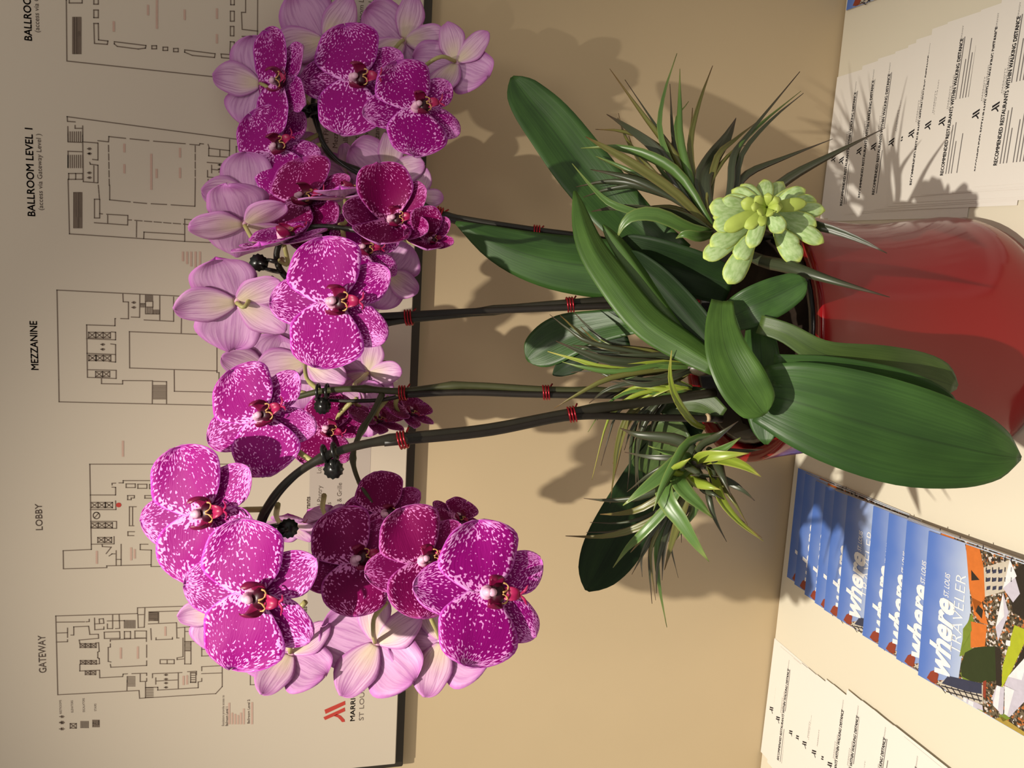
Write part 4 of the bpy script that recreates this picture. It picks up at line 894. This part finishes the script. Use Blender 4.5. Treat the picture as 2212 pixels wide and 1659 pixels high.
RB = [(q5(B5, (1700, 1350), (1500, 960), (1250, 630), (935, 190)), 17, 'blade_o', .73), (q5(B5, (1620, 1300), (1380, 800), (1390, 450), (1510, 60)), 11, 'blade_g', .74), (q5(B5, (1650, 1300), (1490, 850), (1450, 320)), 12, 'blade_d', .75),
      (q5(B5, (1690, 1350), (1540, 850), (1530, 500), (1535, 190)), 16, 'blade_g', .72), (q5(B5, (1680, 1250), (1620, 850), (1700, 480), (1815, 165)), 12, 'blade_o', .73), (q5(B5, (1640, 1200), (1500, 680), (1610, 470)), 9, 'blade_g', .73),
      (q5(B5, (1720, 1180), (1790, 980), (1930, 780), (2015, 610)), 32, 'blade_d', .735), (q5(B5, (1620, 1300), (1350, 900), (1100, 700), (910, 580)), 20, 'blade_d', .74), (q5(B5, (1620, 1300), (1350, 860), (1050, 730), (815, 710)), 12, 'blade_o', .75),
      (q5(B5, (1500, 1250), (1150, 900), (1005, 610)), 10, 'blade_d', .74), (q5(B5, (1500, 1280), (1180, 930), (1060, 760), (1010, 570)), 9, 'blade_o', .75), (q5(B5, (1520, 1280), (1180, 1040), (900, 870), (730, 770)), 19, 'blade_o', .70),
      (q5(B5, (1560, 1150), (1300, 960), (1000, 870), (690, 870)), 22, 'blade_g', .71), (q5(B5, (1600, 1350), (1250, 1160), (1000, 1090), (770, 1050)), 18, 'blade_d', .70), (q5(B5, (1550, 1330), (1150, 1190), (900, 1160), (650, 1200)), 16, 'blade_d', .71),
      (q5(B5, (1400, 1480), (1000, 1370), (820, 1240), (615, 1000)), 13, 'blade_g', .69), (q5(B5, (1550, 1330), (1200, 1200), (900, 1230), (710, 1290)), 12, 'blade_d', .71), (q5(B5, (1600, 1450), (1250, 1390), (1000, 1370), (780, 1410)), 20, 'blade_d', .69),
      (q5(B5, (1600, 1560), (1350, 1450), (1150, 1450), (1050, 1530), (1000, 1640)), 26, 'blade_g', .67), (q5(B5, (1750, 1300), (1850, 1050), (2000, 880), (2150, 830)), 10, 'blade_o', .72), (q5(B5, (1790, 1300), (1850, 950), (2000, 800), (2200, 640)), 12, 'blade_o', .73),
      (q5(B5, (1960, 1250), (1990, 950), (2120, 750), (2560, 215)), 13, 'blade_d', .73), (q5(B5, (1980, 1250), (2010, 900), (2200, 680), (2570, 380)), 14, 'blade_g', .74), (q5(B5, (2000, 1280), (2060, 930), (2300, 640), (2590, 400)), 10, 'blade_d', .735),
      (q5(B5, (1990, 1250), (2120, 1080), (2400, 960), (2840, 790)), 15, 'blade_d', .73), (q5(B5, (2200, 1350), (2480, 1130), (2800, 950), (3290, 695)), 22, 'blade_d', .715),
      ([(1548, 505), (1640, 470), (1765, 487), (1850, 515), (1916, 547)], 16, 'blade_d', .60), ([(1560, 520), (1640, 560), (1703, 575), (1790, 603), (1922, 642)], 22, 'blade_d', .575), (q5(B5, (1700, 1620), (1580, 1600), (1500, 1640)), 18, 'blade_g', .66)]
tuft('spiky green and purple grass tuft right, behind the pale succulent', 1548, 505, .675, RB, 10, 18)
B6 = (1150, 1330)
MB_ = [(q6(B6, (800, 1240), (350, 1150), (170, 1040), (25, 925)), 9, 'blade_d', .70), (q6(B6, (800, 1210), (420, 1170), (230, 1040), (105, 930)), 9, 'blade_o', .71), (q6(B6, (800, 1200), (450, 1170), (265, 1020)), 8, 'blade_o', .72),
       (q6(B6, (850, 1310), (500, 1290), (280, 1220), (75, 1130)), 18, 'blade_d', .69), (q6(B6, (900, 1300), (500, 1345), (250, 1280), (10, 1210)), 12, 'blade_l', .69), (q6(B6, (900, 1320), (550, 1375), (300, 1340), (120, 1290)), 13, 'blade_g', .68),
       (q6(B6, (850, 1360), (500, 1420), (250, 1540), (60, 1650)), 12, 'blade_o', .68), (q6(B6, (900, 1400), (500, 1490), (330, 1610)), 9, 'blade_d', .70), (q6(B6, (900, 1230), (600, 1190), (350, 1180), (200, 1160)), 14, 'blade_d', .71),
       (q6(B6, (1000, 1400), (800, 1460), (650, 1450), (560, 1420)), 12, 'blade_d', .68), (q6(B6, (950, 1250), (700, 1250), (450, 1240), (300, 1200)), 12, 'blade_d', .70), (q6(B6, (1000, 1330), (800, 1330), (600, 1420), (430, 1390)), 9, 'blade_g', .69),
       (q7((1300, 350), (1150, 300), (900, 280), (700, 270), (560, 220), (370, 230)), 8, 'blade_d', .70), (q7((1300, 350), (1050, 370), (850, 420), (720, 520), (640, 640), (530, 1060)), 10, 'blade_l', .72),
       (q7((1300, 350), (1000, 420), (800, 560), (720, 800), (700, 1010), (670, 1240)), 9, 'blade_o', .73), (q7((1300, 350), (1050, 400), (850, 560), (770, 740), (710, 1010)), 9, 'blade_o', .73), (q7((1300, 350), (1050, 450), (850, 640), (780, 830)), 8, 'blade_d', .73),
       (q7((1300, 350), (1050, 450), (900, 700), (880, 900), (890, 1120)), 8, 'blade_d', .73), (q7((1300, 350), (1100, 400), (850, 370), (650, 470), (500, 690)), 8, 'blade_g', .72), (q7((1300, 350), (1080, 360), (880, 340), (700, 420)), 11, 'blade_l', .71),
       (q7((1300, 350), (1150, 330), (950, 420), (820, 480)), 16, 'blade_l', .71), (q7((1300, 350), (1180, 300), (1000, 330), (800, 440), (660, 600)), 12, 'blade_g', .72), (q7((1400, 660), (1300, 610), (1180, 440), (1130, 260), (1145, 60)), 13, 'blade_l', .62)]
tuft('long combed green grass tuft standing between the dark orchid stems', 1498, 795, .685, MB_, 22, 22)
B8 = (1180, 230)
LB = [(q8(B8, (1000, 420), (700, 540), (450, 560), (240, 540)), 13, 'blade_d', .69), (q8(B8, (1000, 450), (750, 620), (550, 670), (380, 675)), 13, 'blade_o', .70), (q8(B8, (1000, 600), (700, 790), (400, 865), (85, 860)), 14, 'blade_o', .70), (q8(B8, (1000, 560), (760, 830), (620, 960), (490, 1130)), 18, 'blade_g', .69),
      (q8(B8, (1080, 200), (880, 370), (720, 490), (575, 600)), 24, 'blade_g', .63), (q8(B8, (1050, 230), (820, 330), (610, 485)), 12, 'blade_d', .68), (q8((1400, 0), (1150, 60), (1000, 290), (900, 480), (835, 645)), 18, 'blade_g', .62), (q8(B8, (1000, 195), (800, 185), (590, 145)), 10, 'blade_d', .68),
      (q8(B8, (960, 650), (780, 950), (650, 1190)), 11, 'blade_d', .72), (q8(B8, (900, 700), (740, 1000), (740, 1210)), 9, 'blade_d', .73), (q8(B8, (1000, 600), (840, 900), (820, 1100), (855, 1410)), 10, 'blade_o', .73), (q8(B8, (1000, 600), (870, 900), (880, 1250), (950, 1640)), 12, 'blade_g', .74), (q8(B8, (1050, 600), (950, 800), (870, 1100), (860, 1350)), 11, 'blade_d', .72),
      (q8(B8, (1080, 550), (1000, 750), (935, 950), (910, 1240)), 18, 'blade_d', .71), (q8(B8, (1100, 560), (1010, 850), (930, 1150)), 18, 'blade_o', .70), (q8(B8, (960, 380), (960, 540), (1080, 720), (1200, 920), (1310, 1080)), 34, 'blade_g', .62), (q8(B8, (1040, 360), (1100, 480), (1230, 600), (1345, 710)), 28, 'blade_g', .62),
      (q8(B8, (1280, 420), (1310, 560), (1360, 720), (1460, 910)), 12, 'blade_d', .64), (q8((1300, 250), (1360, 400), (1410, 560), (1560, 740), (1775, 905)), 18, 'blade_l', .61), (q8((1300, 250), (1430, 440), (1530, 580), (1640, 765)), 9, 'blade_o', .63), (q8((1250, 250), (1450, 390), (1600, 470), (1700, 560)), 10, 'blade_d', .63),
      (q8((1250, 230), (1400, 215), (1600, 270), (1755, 355)), 22, 'blade_l', .60), (q8((1180, 230), (1300, 170), (1450, 100), (1580, 20)), 16, 'blade_g', .61), (q8((1180, 230), (1260, 180), (1450, 165), (1650, 155)), 20, 'blade_l', .61), (q8((1200, 230), (1400, 150), (1600, 140), (1770, 120)), 11, 'blade_d', .62),
      (q8((1180, 330), (1020, 310), (1080, 250), (1155, 195)), 14, 'blade_l', .61), (q8((1100, 300), (1190, 390), (1300, 430), (1410, 465)), 18, 'blade_l', .61), (q8((1200, 300), (1250, 450), (1340, 500), (1440, 550)), 11, 'blade_d', .62), (q8((1300, 100), (1370, 200), (1420, 330), (1500, 520)), 18, 'blade_d', .61),
      (q8(B8, (1150, 120), (1000, 40), (700, 0), (550, -60)), 24, 'blade_d', .68), (q8(B8, (1250, 100), (1350, 40), (1430, -20), (1560, -120)), 16, 'blade_d', .61), (q8(B8, (1120, 260), (1230, 330), (1150, 345)), 12, 'blade_d', .62), (q8(B8, (1050, 560), (950, 620), (760, 860), (640, 1000)), 12, 'blade_o', .71), (q8(B8, (1120, 540), (1180, 620), (1100, 760), (980, 960)), 18, 'blade_g', .70)]
tuft('sprawling green and olive grass tuft hanging over the left rim', 1498, 998, .655, LB, 20, 34)

# ================================================================== succulent
su = thing('succulent_rosette', 'pale green artificial succulent rosette on the right rim of the red pot', 'succulent', PX(1700, 490, .64))
cxs, cys = 1652, 452
def sleaf(bx, by, tx, ty, wpx, db, dtp, m):
    P0, P3 = PX(bx, by, db), PX(tx, ty, dtp); up = (CAM - P0).normalized()
    P1 = P0.lerp(P3, .35) + up * .004; P2 = P0.lerp(P3, .72) + up * .004
    h0 = wpx * 1.32 * .62 / F / 2
    hw = lambda u: max(.0006, h0 * (0.30 + .70 * math.sin(min(1, u / .62) * math.pi / 2)) * (1 if u < .62 else max(0.0, 1 - ((u - .62) / .38) ** 2.4) ** .62))
    part('succulent_leaf', ribbon3([P0, P1, P2, P3], hw, .26, .0026, random.uniform(-12, 12), 14, 6, -1), MT[m], su)
def s6(x, y): return (1180 + x / 3.568, 420 + y / 3.568)
SL = [((1255, 95), 34), ((1335, 70), 30), ((1285, 250), 30), ((1210, 492), 32), ((1262, 400), 34), ((1470, 505), 32), ((1400, 690), 38), ((1958, 520), 34), ((1935, 430), 32), ((2140, 372), 28), ((2085, 245), 30), ((2150, 125), 26), ((2085, 52), 28), ((2000, -40), 26)]
for (t, wd) in SL:
    tx, ty = s6(*t); k = .22 if (tx - cxs) ** 2 + (ty - cys) ** 2 > 6000 else .1
    ox = 1600 if t == (1400, 690) else None
    bx_, by_ = cxs + (tx - cxs) * k, cys + (ty - cys) * k
    if t[1] > 380: bx_, by_ = cxs + (tx - cxs) * .30, cys + 14 + (ty - cys) * .30
    sleaf(bx_, by_, tx, ty, wd, .622, .615, 'succ')
UP = [(1560, 430), (1600, 398), (1650, 386), (1692, 392), (1735, 412), (1762, 436), (1540, 470), (1580, 410)]
for tx, ty in UP: sleaf(cxs, cys, tx, ty, 30, .63, .645, 'succ')
IN = [((1370, 275), 26), ((1530, 260), 22), ((1570, 415), 26), ((1820, 300), 28), ((2010, 70), 22), ((1640, 250), 18), ((1500, 60), 22), ((1760, 10), 22), ((1830, 90), 14)]
for (t, wd) in IN:
    tx, ty = s6(*t); sleaf(cxs + 2, cys - 2, tx, ty, wd, .606, .600, 'succ_y' if t[1] < 280 else 'succ')
for k in range(7):
    an = k * .9 + .3; sleaf(cxs + 4, cys - 4, cxs + 4 + 34 * math.cos(an), cys - 10 + 26 * math.sin(an), 15, .600, .590, 'succ_y')
part('rosette_stem', tube([PX(1720, 540, .645), PX(1690, 500, .64), PX(cxs, cys, .625), PX(cxs, cys - 4, .605)], [.004, .005, .006, .003], 8), MT['succ'], su)
